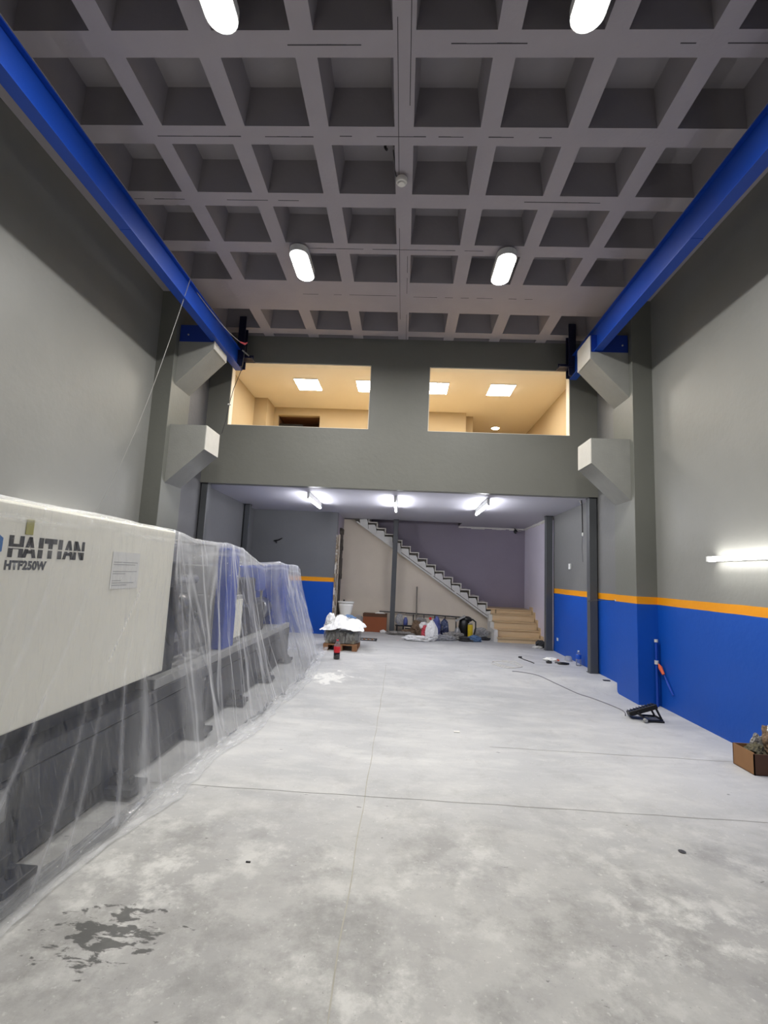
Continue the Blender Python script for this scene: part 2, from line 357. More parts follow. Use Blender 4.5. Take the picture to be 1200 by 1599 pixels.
def blob(bm, c, rx, ry, rz, seed=0, amp=.25, sub=4, fr=3.0, crumple=.08, floor=None):
    r = bmesh.ops.create_icosphere(bm, subdivisions=sub, radius=1)
    for v in r['verts']:
        d = v.co.normalized(); s = Vector((seed*7.3, seed*3.1, seed*1.7))
        k = 1+amp*mn.noise(d*fr*.6+s)+crumple*(1-abs(mn.noise(d*fr*2.2+s))*3)+crumple*.5*mn.noise(d*fr*5+s)
        v.co = Vector((c[0]+d.x*rx*k, c[1]+d.y*ry*k, c[2]+d.z*rz*k))
        if floor is not None and v.co.z < floor: v.co.z = floor+(v.co.z-floor)*.02
    return r['verts']
def struct(name, bm, mt, parent=None, smooth=False): return link_mesh(name, bm, mt, parent, smooth=smooth, kind='structure')

# ------------------------------------------------------------------ room dimensions
XR, XL = 3.53, -3.89            # hall side walls
YB = -6.0                       # wall behind the camera
YM = 8.28                       # mezzanine front
ZC = 5.80
FZ = .13                        # raised slab at the back
def soff(y): return 3.045-.0145*(y-YM)
def fz(x, y):
    y0 = 7.55
    wdt = .02+max(0.0, (3.3-x))*1.1
    wdt = min(wdt, 2.4)
    t = (y-(y0-wdt*.35))/wdt
    t = max(0, min(1, t)); t = t*t*(3-2*t)
    return FZ*t
# ------------------------------------------------------------------ floor
bm = B()
xs = [XL-.1+i*(XR-XL+.2)/60 for i in range(61)]
ys = [YB-.1, -4, -2, 0, 1, 2, 3, 3.7]+[4+.25*i for i in range(12)]+[7+.045*i for i in range(56)]+[9.6, 10, 11, 12, 13, 14]
g = [[bm.verts.new((x, y, fz(x, y))) for y in ys] for x in xs]
for i in range(len(xs)-1):
    for j in range(len(ys)-1): bm.faces.new((g[i][j], g[i+1][j], g[i+1][j+1], g[i][j+1]))
fl = struct('floor', bm, 'floor', smooth=True)
bm = B()
px = [(-.20, 0), (-.20, 7.6), (-.21, 8.6)]
def strip(bm, pts, wdt, lift=.0015):
    prev = None
    for i, (x, y) in enumerate(pts):
        d = Vector(pts[min(i+1, len(pts)-1)])-Vector(pts[max(i-1, 0)]); n = Vector((-d.y, d.x)).normalized()*wdt*random.uniform(.35, .65)
        a = bm.verts.new((x+n.x, y+n.y, fz(x, y)+lift)); b = bm.verts.new((x-n.x, y-n.y, fz(x, y)+lift))
        if prev: bm.faces.new((prev[0], prev[1], b, a))
        prev = (a, b)
jl = [(-.205+.004*math.sin(i*.9), i*.12) for i in range(-40, 70)]
strip(bm, jl, .006)
link_mesh('floor_joint', bm, 'joint_light', fl, shift=wl(fl))
bm = B(); strip(bm, [(XL+.05+.15*i, 3.71+.004*math.sin(i*1.7)) for i in range(49)], .005)
link_mesh('floor_joint', bm, 'joint_mid', fl, shift=wl(fl))
bm = B(); strip(bm, [(.9+.15*i, 4.9+.006*math.sin(i*1.3)) for i in range(18)], .004)
link_mesh('floor_joint', bm, 'joint', fl, shift=wl(fl))

# ------------------------------------------------------------------ walls
bm = B(); box(bm, XR, XR+.2, YB, 7.6, -.05, ZC+.5); struct('wall_right', bm, 'wall')
bm = B(); box(bm, XL-.2, XL, YB, 7.6, -.05, ZC+.5); struct('wall_left', bm, 'wall')
bm = B(); box(bm, XL-.2, XR+.2, YB-.2, YB, -.05, ZC+.5); struct('wall_behind', bm, 'wall')
XR2, XL2 = 3.285, -3.63
bm = B(); box(bm, XR2, XR2+.2, 7.5, 10.72, -.05, ZC+.5); struct('wall_right_back', bm, 'wallback')
bm = B(); box(bm, XR2+.03, XR2+.23, 10.72, 13.6, -.05, 3.3); struct('wall_stair_side', bm, 'lilac_side')
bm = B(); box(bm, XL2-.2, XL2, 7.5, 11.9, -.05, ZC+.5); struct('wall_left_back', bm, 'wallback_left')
# mezzanine front: parapet, head and piers around two openings
W1 = (-3.24, -.705, 4.11, 5.295); W2 = (.345, 2.815, 4.11, 5.295)
bm = B()
y0, y1 = YM, YM+.16
box(bm, XL2, XR2, y0, y1, soff(YM), 4.11); box(bm, XL2, XR2, y0, y1, 5.295, ZC+.42)
box(bm, XL2, W1[0], y0, y1, 4.11, 5.295); box(bm, W1[1], W2[0], y0, y1, 4.11, 5.295); box(bm, W2[1], XR2, y0, y1, 4.11, 5.295)
struct('wall_mezzanine', bm, 'mezz')
for i, W in enumerate((W1, W2)):
    bm = B()
    t = .012
    box(bm, W[0], W[1], y0+.01, y1, W[3]-t*1.4, W[3]); box(bm, W[0], W[1], y0+.005, y1, W[2], W[2]+t*.7)
    box(bm, W[0], W[0]+t, y0+.01, y1, W[2], W[3]); box(bm, W[1]-t, W[1], y0+.01, y1, W[2], W[3])
    wn = struct('window_%d' % (i+1), bm, 'reveal')
# slab (soffit) under the mezzanine with stair opening
bm = B()
YS = 12.55; XO = 1.5
def slab(bm, x0, x1, ya, yb):
    vs = box(bm, x0, x1, ya, yb, 0, 1)
    for v in vs:
        v.co.z = (3.28 if v.co.z > .5 else soff(v.co.y))
slab(bm, XL2, XR2+.05, YM+.16, YS); slab(bm, XO, XR2+.05, YS, 13.4); slab(bm, XL2, -1.9, YS, 13.4)
struct('ceiling_mezzanine', bm, 'soffit')
bm = B()   # rough plaster bead where soffit and stair walls meet
for k in range(16):
    xa = XO+k*.115
    box(bm, xa, xa+.13, 13.33-random.uniform(.0, .03), 13.38, soff(13.3)-random.uniform(.03, .06), soff(13.3)+.005)
for k in range(20):
    ya = 10.8+k*.125
    box(bm, XR2+.0-random.uniform(0, .02), XR2+.05, ya, ya+.14, soff(ya)-random.uniform(.03, .06), soff(ya)+.002)
struct('trim_1', bm, 'white')
# ------------------------------------------------------------------ waffle ceiling
CX0, PX, CW = -.061, .8125, .63
cols = [CX0+PX*k for k in range(-4, 4)]
rows = [7.365, 5.939, 5.113, 4.288, 3.466, 2.642, 1.82, 1.0, -.62, -1.44, -2.27, -3.09, -3.91, -4.73]
CH = .62
bm = B()
xb = sorted([XL-.05]+[c for c in cols]+[c+CW for c in cols]+[XR+.05])
yb = sorted([YB]+rows+[r+CH for r in rows]+[8.17, YM+.0])
def hole(x, y):
    inx = any(c < x < c+CW for c in cols); iny = any(r < y < r+CH for r in rows) or y > 8.17
    return inx and iny
vg = {}
def V(x, y):
    k = (round(x, 4), round(y, 4))
    if k not in vg: vg[k] = bm.verts.new((x, y, ZC))
    return vg[k]
for i in range(len(xb)-1):
    for j in range(len(yb)-1):
        if yb[j+1]-yb[j] < 1e-4: continue
        if not hole((xb[i]+xb[i+1])/2, (yb[j]+yb[j+1])/2):
            bm.faces.new((V(xb[i], yb[j]), V(xb[i+1], yb[j]), V(xb[i+1], yb[j+1]), V(xb[i], yb[j+1])))
ceil = struct('ceiling', bm, 'ceil')
def coffer_mesh(cw, ch, dep=.37, tp=.045):
    bm = B()
    r = .022
    def ring(z, ins):
        a = [(-0+ins, ins), (cw-ins, ins), (cw-ins, ch-ins), (ins, ch-ins)]
        return [bm.verts.new((x, y, z)) for x, y in a]
    a = ring(0, 0); b = ring(dep, min(tp, ch*.3)); 
    for k in range(4): bm.faces.new((a[k], b[k], b[(k+1) % 4], a[(k+1) % 4]))
    bm.faces.new(b)
    # flange hidden above the ribs, stops light leaks
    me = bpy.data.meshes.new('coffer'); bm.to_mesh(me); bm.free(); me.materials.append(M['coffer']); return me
cm = coffer_mesh(CW, CH); cm2 = coffer_mesh(CW, YM-8.17)
wc = wl(ceil)
for r in rows+[8.17]:
    for c in cols:
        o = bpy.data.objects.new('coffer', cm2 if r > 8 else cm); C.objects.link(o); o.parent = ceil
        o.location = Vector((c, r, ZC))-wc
bm = B()   # board seams in the ribs
for r, xa, xb2 in [(3.36, .1, .9), (3.37, -1.1, -.3), (3.36, 2.0, 3.1), (4.19, -.9, 1.3), (4.2, -2.6, -.9), (5.02, -3.3, -2.6), (5.0, 1.2, 2.1), (5.02, -2.2, -1.3), (5.84, -1.4, .9), (6.9, -1.7, -.2), (6.92, 0, 1.9), (2.56, -1.5, 1.8)]:
    n = int((xb2-xa)/.12)
    for k in range(n):
        if random.random() < .75: box(bm, xa+k*.12, xa+k*.12+.12, r-.003-random.random()*.004, r+.003, ZC-.0015, ZC+.01)
for x in (-.205, -.10):
    y = 1.0
    while y < 8.1:
        d = random.uniform(.1, .5)
        if random.random() < .6: box(bm, x-.003, x+.003, y, y+d, ZC-.0015, ZC+.01)
        y += d
link_mesh('board_seam', bm, 'seam', ceil)
# edge beams

# ------------------------------------------------------------------ columns and corbels
CY0, CY1 = 6.90, 7.56
def column(side):
    R_ = side > 0
    xi, xo, xe = (3.245, XR+.02, 2.69) if R_ else (-3.615, XL-.02, -3.06)
    t = thing('concrete_column', 'grey concrete column with two corbels on the %s wall' % ('right' if R_ else 'left'), 'column', ((xi+xo)/2, 7.23, 0), group=None)
    bm = B(); box(bm, min(xi, xo), max(xi, xo), CY0, CY1, -.04, ZC+.02, bev=.006)
    link_mesh('shaft', bm, 'column', t)
    ya, yb_ = 7.0, 7.52
    # lower corbel
    for (zt, zi, zo) in ((3.70, 3.325, 2.795), (5.03, 4.925, 4.335)):
        bm = B(); prism(bm, [(xi-.002*side*-1, zo), (xi+.03*side, zt), (xe, zt), (xe, zi)], 'y', ya, yb_)
        k = link_mesh('corbel', bm, 'corbel', t)
        bm = B(); z2 = 5.29 if zt > 5 else zt
        box(bm, min(xe, xe-.012*side), max(xe, xe-.012*side), ya-.001, yb_+.001, zi, z2-.001 if z2 > 5.1 else z2)
        link_mesh('corbel_end_face', bm, 'corbel_end', k)
    # blue steel seat on top corbel
    bm = B(); x0, x1 = sorted((xe+.012*side, xi-.01*side))
    box(bm, x0, x1, ya-.004, ya+.008, 5.03, 5.30); box(bm, x0, x1, ya, ya+.30, 5.03, 5.045)
    s = link_mesh('beam_seat', bm, 'steel_navy', t)
    bm = B()
    for fx in (.25, .85):
        lathe(bm, [(.014, 0), (.014, .012), (.008, .016)], (0, 0, 0), 6)
    vv = list(bm.verts)
    half = len(vv)//2
    for i, v in enumerate(vv):
        fx = .25 if i < half else .85
        p = v.co.copy(); v.co = Vector((x0+(x1-x0)*fx+p.x, ya-.004-p.z, 5.14+p.y))
    link_mesh('bolt', bm, 'mlight', s)
column(1); column(-1)
# runway beams
def runway(side):
    R_ = side > 0
    xc = 2.80 if R_ else -3.045; zb = 5.05; zt = 5.42 if R_ else 5.37
    t = thing('crane_runway_beam', 'long blue steel crane runway beam along the %s wall' % ('right' if R_ else 'left'), 'steel beam', (xc, 2, zb))
    bm = B(); ibeam_y(bm, xc, YB+.05, 8.1, 5.05, zt, .125, .014, .04); link_mesh('girder', bm, 'steel_blue', t)
    bm = B()
    for yy in (.9, 4.55): box(bm, xc-.0635, xc+.0635, yy, yy+.03, 5.047, 5.066)
    link_mesh('splice_plate', bm, 'steel_blue', t)
    bm = B(); box(bm, xc-.03, xc+.03, YB+.05, 8.0, zt, zt+.03); link_mesh('rail', bm, 'steel_navy', t)
    # end stop post with bumper
    bm = B(); xs_ = xc-.06*side
    box(bm, xs_-.06, xs_+.06, 7.93, 7.95, 5.06, 5.98); box(bm, xs_-.06, xs_+.06, 8.07, 8.09, 5.06, 5.98); box(bm, xs_-.006, xs_+.006, 7.94, 8.08, 5.06, 5.98)
    e = link_mesh('end_stop', bm, 'navy_dark', t)
    bm = B(); box(bm, min(xs_, xs_-.22*side), max(xs_, xs_-.22*side), 7.9, 8.1, 5.20, 5.225); box(bm, min(xs_, xs_-.22*side), max(xs_, xs_-.22*side), 8.0, 8.02, 5.2, 5.29)
    link_mesh('stop_plate', bm, 'navy_dark', t)
    if not R_:
        bm = B(); tube(bm, [(xc+.12, 7.86, 5.32), (xc+.2, 7.98, 5.27)], .013, 10); link_mesh('bumper', bm, 'mlight', t)
runway(1); runway(-1)

# ------------------------------------------------------------------ steel posts
def post(x0, x1, y0, y1, zt, lab):
    fzv = fz((x0+x1)/2, y0)
    t = thing('steel_post', lab, 'post', ((x0+x1)/2, (y0+y1)/2, fzv))
    bm = B(); box(bm, x0, x1, y0, y1, fzv-.004, zt, bev=.008); link_mesh('shaft', bm, 'post', t)
    bm = B(); box(bm, x0-.004, x1+.004, y0-.004, y1+.004, zt-.02, zt-.001); link_mesh('top_plate', bm, 'blacksteel', t)
    bm = B(); box(bm, x0-.015, x1+.015, y0-.015, y1+.015, fzv-.003, fzv+.006); link_mesh('base_plate', bm, 'post', t)
post(3.135, 3.265, 8.29, 8.42, soff(8.3), 'dark grey steel post under the right end of the mezzanine front')
post(3.105, 3.245, 10.66, 10.79, soff(10.7), 'dark grey steel post beside the beige stair bottom')
post(-3.61, -3.49, 8.29, 8.42, soff(8.3), 'dark grey steel post under the left end of the mezzanine front')
post(-3.60, -3.48, 10.66, 10.78, soff(10.7), 'dark grey steel post by the corner of the blue partition')
post(-.27, -.15, 12.36, 12.47, soff(12.4), 'grey steel post standing in front of the tan wall and stair flight')

# ------------------------------------------------------------------ back rooms: partition, jamb, tan wall, stair wall
bm = B(); box(bm, XL2-.05, -1.60, 11.47, 11.70, -.05, soff(11.5)+.02); struct('wall_partition', bm, 'part')
bm = B(); box(bm, -1.75, -1.60, 11.70, 12.80, -.05, soff(11.8)+.02); struct('wall_jamb', bm, 'lilac')
t = thing('torn_door_jamb', 'broken white plaster door jamb with brown holes at the end of the blue partition', 'door jamb', (-1.58, 12, FZ))
bm = B(); z = FZ
while z < 2.35:
    h = random.uniform(.05, .16); d = random.uniform(.015, .04) if z < 2.1 else random.uniform(.005, .015)
    box(bm, -1.602, -1.60+d, 11.455-random.uniform(0, .02), 11.80+random.uniform(-.05, .05), z, z+h+.01); z += h
link_mesh('plaster_edge', bm, 'torn', t)
bm = B(); z = FZ
while z < 2.55:
    h = random.uniform(.08, .2); d = random.uniform(.0, .03)
    box(bm, -1.602, -1.575+d, 12.0+random.uniform(-.04, .04), 12.45+random.uniform(-.05, .05), z, z+h+.01); z += h
link_mesh('brick_edge', bm, 'torn_dark', t)
bm = B(); box(bm, -1.60, -1.575, 11.86, 11.99, FZ, 2.5); link_mesh('bare_strip', bm, 'tan', t)
# tan wall below the flight: sloping head
def flight_z(x): return 2.90-(x+1.249)*(2.90-.45)/(2.42+1.249)   # underside line of the flight
bm = B(); YT = 12.75
prism(bm, [(-1.62, -.02), (2.25, -.02), (2.25, flight_z(2.25)), (-1.24, flight_z(-1.24)), (-1.24, soff(YT)), (-1.62, soff(YT))], 'y', YT, YT+.1)
struct('wall_under_stairs', bm, 'tan')
bm = B(); box(bm, -2.2, XR2+.1, 13.36, 13.5, -.05, 4.4); struct('wall_back', bm, 'lilac')
bm = B(); box(bm, -2.2, XO, 12.7, 13.5, 4.3, 4.4); box(bm, XO, XO+.08, 12.55, 13.4, soff(12.6)+.01, 4.4); box(bm, -2.2, XO, 12.5, 12.55, 3.28, 4.4); box(bm, -2.2, -2.1, 12.5, 13.4, 2.9, 4.4); struct('wall_stairwell', bm, 'lilac')

# ------------------------------------------------------------------ staircase
st = thing('staircase', 'staircase with beige lower steps and long unfinished white flight climbing left', 'staircase', (1, 12.5, FZ))
# lower flight of 5 beige risers going back
xa, xb2 = 2.265, XR2+.03
zs = [FZ, FZ+.11, FZ+.275, FZ+.44, FZ+.60, FZ+.71]
for k in range(5):
    ya = 11.60+.235*k
    sh = .035*(k)   # side of the steps tapers towards the wall
    bm = B(); box(bm, xa+.03, xb2-.02, ya+.02, 13.35, zs[k]-.01 if k else -.0, zs[k+1]-.03); link_mesh('step_core', bm, 'white', st)
    bm = B(); box(bm, xa+.012, xb2-.035*(4-k)*0-.01, ya, ya+.02, zs[k], zs[k+1]-.025, bev=.002); link_mesh('riser', bm, 'beige', st)
    if k < 4:
        bm = B(); box(bm, xa, xb2-.01, ya-.02, ya+.255, zs[k+1]-.028, zs[k+1], bev=.003); link_mesh('tread', bm, 'beige_dark', st)
bm = B(); box(bm, xa-.1, xb2-.01, 11.60+.235*4-.02, 13.35, zs[5]-.03, zs[5], bev=.003); link_mesh('landing', bm, 'beige_dark', st)
# white skirting on the right wall rising with the steps
bm = B()
for k in range(5): box(bm, xb2-.014, xb2+.0, 11.60+.235*k-.05, 11.60+.235*(k+1), zs[k]-.02, zs[k+1]+.07)
link_mesh('skirting', bm, 'beige', st)
bm = B(); box(bm, xa-.06, xa+.02, 11.66, YS+.02, -.0, .40); 
for k in range(4): box(bm, xa-.05+random.uniform(-.02, .02), xa+.02, 11.75+.2*k, YS, .3, zs[k+1]-.03)
link_mesh('side_cheek', bm, 'white', st)
# long flight towards the left: nosings measured in the plane y = YS
nx = [2.407-.2218*k for k in range(17)]; nz = [.837+.1483*k for k in range(17)]
ns = len(nx)
for k in range(ns):
    x1 = nx[k]; z1 = nz[k]; x0 = x1-.2218
    zlow = flight_z(x1)+.02
    # raw core set back irregularly, coloured dark as shade under treads, white mortar on face
    bm = B(); prism(bm, [(x0-.01, flight_z(x0)+.03), (x1-.03, flight_z(x1)+.03), (x1-.03, z1-.035), (x0-.01, z1-.035)], 'y', YS+.05, 13.34)
    link_mesh('step_core', bm, 'darkcore', st)
    if z1 < 3.1:
        bm = B(); top = z1-random.uniform(.05, .07)
        pl = [(x0-.01, flight_z(x0)+.02), (x1-random.uniform(.0, .02), flight_z(x1)+.025), (x1-random.uniform(.03, .06), top-.05-random.uniform(0, .02)), (x1-random.uniform(.04, .08), top-random.uniform(0, .015)), (x0+random.uniform(-.03, -.01), top-random.uniform(.0, .03))]
        prism(bm, pl, 'y', YS+.015+random.uniform(0, .01), YS+.06); link_mesh('mortar_patch', bm, 'white', st)
    bm = B(); box(bm, x0-.02, x1+.004, YS-.012, 13.35, z1-.022, z1, bev=.002); link_mesh('tread', bm, 'treadedge', st)
    bm = B(); box(bm, x1-.02, x1, YS-.010, 13.35, z1-.1483, z1-.022); link_mesh('riser', bm, 'treadedge', st)
bm = B()   # underside plate and stringer lip
pl = [(-1.26, flight_z(-1.26)-.005), (2.40, flight_z(2.40)-.005), (2.43, flight_z(2.43)+.035), (-1.22, flight_z(-1.22)+.035)]
prism(bm, pl, 'y', YS-.005, 13.34); link_mesh('underside', bm, 'white', st)
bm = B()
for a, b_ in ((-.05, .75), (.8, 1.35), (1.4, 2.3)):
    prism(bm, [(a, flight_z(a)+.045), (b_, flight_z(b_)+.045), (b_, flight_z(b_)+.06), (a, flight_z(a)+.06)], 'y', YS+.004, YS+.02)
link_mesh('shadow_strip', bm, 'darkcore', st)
bm = B(); prism(bm, [(2.40, flight_z(2.4)-.01), (2.45, .45), (2.45, .80), (2.40, .80)], 'y', YS-.002, YS+.1); link_mesh('stringer_end', bm, 'darkcore', st)

# ------------------------------------------------------------------ office above
OZ = 5.285
bm = B(); box(bm, -3.6, 3.3, YM+.16, 13.4, OZ, OZ+.08); struct('ceiling_office', bm, 'office_ceil')
bm = B(); box(bm, -3.55, -3.38, YM+.16, 10.8, 3.28, OZ); struct('wall_office_left', bm, 'office')
bm = B(); box(bm, 3.012, 3.2, YM+.16, 13.4, 3.28, OZ); struct('wall_office_right', bm, 'office')
bm = B(); box(bm, -3.38, -3.095, 10.08, 10.65, 3.28, OZ); struct('wall_office_pillar', bm, 'office')
bm = B(); box(bm, -3.1, -3.0, 10.65, 10.77, 3.28, OZ); box(bm, -3.0, -2.03, 10.65, 10.77, 5.10, OZ); box(bm, -2.03, 1.29, 10.65, 10.77, 3.28, OZ); box(bm, 1.29, 1.30, 10.65, 13.3, 3.28, OZ)
struct('wall_office_back', bm, 'office')
bm = B(); box(bm, 1.30, 1.49, 10.9, 11.2, 3.28, OZ); struct('wall_office_pier', bm, 'office')
bm = B(); box(bm, 1.3, 3.1, 12.9, 13.0, 3.28, OZ); struct('wall_office_end', bm, 'office')
bm = B(); box(bm, -3.4, 3.1, YM+.16, 13.0, 3.281, 3.30); struct('floor_office', bm, 'office')
t = thing('wall_cabinet', 'brown recessed cabinet in the office back wall behind the left window', 'cabinet', (-2.5, 10.9, 3.3))
bm = B(); box(bm, -3.0, -2.03, 11.3, 11.34, 3.3, 5.1); box(bm, -3.0, -2.03, 10.77, 11.34, 5.10, 5.12); box(bm, -3.02, -3.0, 10.77, 11.34, 3.3, 5.1); box(bm, -2.03, -2.01, 10.77, 11.34, 3.3, 5.1); link_mesh('carcass', bm, 'office_brown', t)
bm = B(); box(bm, -2.995, -2.45, 10.80, 10.83, 4.3, 4.935); box(bm, -2.43, -2.035, 11.0, 11.03, 4.3, 4.90); link_mesh('door', bm, 'blacksteel', t)
for i, (x0, x1) in enumerate(((-2.26, -1.80), (-1.04, -.58), (.29, .745), (1.56, 2.02))):
    lab = ['square warm ceiling panel light left in the left office window', 'square warm ceiling panel light cut by the right edge of the left office window',
           'square warm ceiling panel light cut by the left edge of the right office window', 'square warm ceiling panel light in the middle of the right office window'][i]
    t = thing('panel_light', lab, 'ceiling light', ((x0+x1)/2, 9.22, OZ-.02), group='office ceiling panels')
    bm = B(); box(bm, x0-.012, x1+.012, 8.945-.012, 9.485+.012, OZ-.018, OZ-.0005, bev=.003); link_mesh('frame', bm, 'whiteplastic', t)
    bm = B(); box(bm, x0, x1, 8.945, 9.485, OZ-.022, OZ-.014); link_mesh('diffuser', bm, 'e_office', t)
t = thing('spot_light', 'small round warm downlight deep in the office ceiling behind the right window', 'ceiling light', (2.15, 11.67, OZ-.02))
bm = B(); lathe(bm, [(.11, 0), (.12, .01), (.12, .0195)], (2.15, 11.67, OZ-.02)); link_mesh('ring', bm, 'whiteplastic', t)
bm = B(); lathe(bm, [(.085, 0), (.085, .01)], (2.15, 11.67, OZ-.026)); link_mesh('lens', bm, 'e_spot', t)

# ------------------------------------------------------------------ hall light fixtures
def capsule(bm, xc, y0, y1, z0, z1, hw, seg=10, crown=0):
    pts = []
    for k in range(seg+1):
        a = PI*k/seg; pts.append((xc+hw*math.cos(a), y1-hw+hw*math.sin(a)))
    for k in range(seg+1):
        a = PI+PI*k/seg; pts.append((xc+hw*math.cos(a), y0+hw+hw*math.sin(a)))
    prism(bm, pts, 'z', z0, z1)
labs = {(0, 1): 'glowing white oblong ceiling lamp at the far left, nearer the mezzanine', (1, 1): 'glowing white oblong ceiling lamp at the far right, nearer the mezzanine',
        (0, 0): 'glowing white oblong ceiling lamp cut by the top edge at left', (1, 0): 'glowing white oblong ceiling lamp cut by the top edge at right'}
for j, yc in enumerate((2.86, 6.05)):
    for i, xc in enumerate((-1.525, 1.185)):
        lab = labs.get((i, j), 'oblong white ceiling lamp behind the viewpoint, over the %s half of the hall' % ('left', 'right')[i])
        t = thing('oblong_ceiling_lamp', lab, 'ceiling light', (xc, yc, 5.66), group='oblong lamps under the waffle ceiling')
        bm = B(); capsule(bm, xc, yc-.345, yc+.345, 5.685, 5.77, .125); link_mesh('housing', bm, 'whiteplastic', t)
        bm = B(); capsule(bm, xc, yc-.335, yc+.335, 5.680, 5.686, .115); link_mesh('diffuser', bm, 'e_hall', t)
        la = bpy.data.lights.new('lamp_light', 'AREA'); la.shape = 'ELLIPSE'; la.size = .22; la.size_y = .66; la.energy = HALL; la.spread = math.radians(162); la.color = (1, .985, .965)
        lo_ = bpy.data.objects.new('lamp_light', la); C.objects.link(lo_); lo_.parent = t; lo_.location = (0, 0, 5.678-5.66)
        for dy in (-.2, .2):
            bm = B()
            top = 6.17 if any(r+.05 < yc+dy < r+CH-.05 for r in rows) and any(c+.05 < xc < c+CW-.05 for c in cols) else 5.80
            tube(bm, [(xc, yc+dy, 5.769), (xc, yc+dy, top)], .008, 6)
            link_mesh('hanger', bm, 'steel', t)
# tubes under the mezzanine
tl = ['lit fluorescent tube under the mezzanine soffit, leftmost of three', 'lit fluorescent tube under the mezzanine soffit in front of the middle post', 'lit fluorescent tube under the mezzanine soffit, rightmost of three']
for i, (xc, y0, y1) in enumerate(((-1.80, 8.80, 10.15), (-.185, 8.85, 10.2), (1.51, 8.75, 10.2))):
    z0 = soff(y0); z1 = soff(y1); zz = (z0+z1)/2-.055
    t = thing('tube_light', tl[i], 'tube light', (xc, (y0+y1)/2, zz-.06), group='tubes under the mezzanine')
    bm = B(); box(bm, xc-.022, xc+.022, y0, y1, zz-.035, zz+.055, bev=.004); link_mesh('batten', bm, 'whiteplastic', t)
    bm = B(); tube(bm, [(xc, y0+.02, zz-.058), (xc, y1-.02, zz-.058)], .021, 12); link_mesh('tube', bm, 'e_tube', t)
    for ya in (y0-.01, y1-.02):
        bm = B(); box(bm, xc-.02, xc+.02, ya, ya+.03, zz-.07, zz+.0); link_mesh('end_cap', bm, 'whiteplastic', t)
for side, y0, lab in ((1, 4.42, 'bright horizontal tube light on the right wall above the orange stripe'), (1, .9, 'tube light on the right wall beside the viewpoint'),
                      (-1, 4.6, 'tube light on the left wall hidden behind the covered machine'), (-1, .9, 'tube light on the left wall beside the viewpoint')):
    xw = XR if side > 0 else XL; y1 = y0+1.18
    def bb(bm, a, b_, *r, **k): box(bm, min(xw-a*side, xw-b_*side), max(xw-a*side, xw-b_*side), *r, **k)
    t = thing('wall_tube_light', lab, 'tube light', (xw-.04*side, y0+.5, 1.9), group='wall tube lights')
    bm = B(); bb(bm, .0, .045, y0, y1, 1.90, 1.945, bev=.005); link_mesh('batten', bm, 'whiteplastic', t)
    bm = B(); tube(bm, [(xw-.085*side, y0+.02, 1.922), (xw-.085*side, y1-.02, 1.922)], .025, 14); link_mesh('tube', bm, 'e_wall', t)
    for ya in (y0-.01, y1-.02):
        bm = B(); bb(bm, 0, .115, ya, ya+.03, 1.893, 1.95); link_mesh('end_cap', bm, 'whiteplastic', t)

# smoke detector on its conduit
t = thing('smoke_detector', 'round white smoke detector hanging by a dark wire from the waffle ceiling', 'detector', (-.19, 4.65, 5.72))
bm = B(); lathe(bm, [(.035, -.035), (.042, -.02), (.055, -.015), (.062, 0), (.062, .03), (.05, .045), (.02, .055)], (-.175, 4.66, 5.735)); link_mesh('body', bm, 'detector', t, smooth=False)
bm = B(); tube(bm, [(-.2, 4.64, 5.78), (-.235, 4.63, 5.775), (-.245, 4.60, 5.80), (-.25, 4.5, 5.83), (-.265, 4.42, 5.88)], .006, 6); link_mesh('wire', bm, 'rubber', t)
bm = B()
tube(bm, [(-.30+.05*math.cos(a), 4.43, 5.93+.05*math.sin(a)) for a in [PI*.1*k for k in range(14)]], .014, 8); link_mesh('conduit_loop', bm, 'blacksteel', t)

# ------------------------------------------------------------------ injection moulding machine under the sheet
mc = thing('injection_moulding_machine', 'large cream and grey injection moulding machine under clear plastic sheet', 'machine', (-2.6, 4.5, 0))
XP = -1.87
def part(nm, m_, fn, parent=mc, smooth=False):
    bm = B(); fn(bm); return link_mesh(nm, bm, m_, parent, smooth=smooth)
part('bed_frame', 'mgrey', lambda b: (box(b, -3.2, -1.95, -1.2, 8.5, .015, .50, bev=.01), box(b, -3.2, -1.91, -1.2, 8.5, .50, .60, bev=.01)))
part('bed_panel', 'mgrey', lambda b: [box(b, -1.95, -1.925, -1.0+1.2*k, .12+1.2*k, .14, .49, bev=.006) for k in range(8)])
part('bed_rail', 'mlight', lambda b: (box(b, -2.25, -1.92, 3.9, 8.5, .60, .68, bev=.006),))
part('bed_ledge', 'mlight', lambda b: (box(b, -2.1, -1.94, 4.0, 8.3, .45, .475),))
for yy in (-.8, .8, 2.45, 3.5, 4.7, 5.8, 7.0, 8.1):
    part('foot', 'mdark', lambda b: (box(b, -2.05, -1.76, yy-.11, yy+.11, fz(-1.8, yy)+.03, fz(-1.8, yy)+.075, bev=.006), box(b, -2.0, -1.86, yy-.05, yy+.05, .07, .16, bev=.004), lathe(b, [(.05, 0), (.05, .03), (.03, .04)], (-1.82, yy, fz(-1.8, yy)), 12), lathe(b, [(.02, 0), (.02, .05)], (-1.82, yy, fz(-1.8, yy)+.07), 8)))
cl = part('clamp_cover', 'cream', lambda b: (box(b, XP-.03, XP, -1.1, 3.90, .75, 1.86, bev=.012), box(b, -3.1, XP-.02, -1.1, 3.90, 1.83, 1.865, bev=.01), box(b, -3.1, XP-.03, 3.86, 3.895, .8, 1.85)))
part('cover_edge', 'mblue', lambda b: (box(b, XP-.10, XP-.03, 3.90, 3.93, .76, 1.35),), cl)
part('clamp_body', 'mdark', lambda b: (box(b, -3.0, -2.05, -1.0, 3.85, .60, 1.80),))
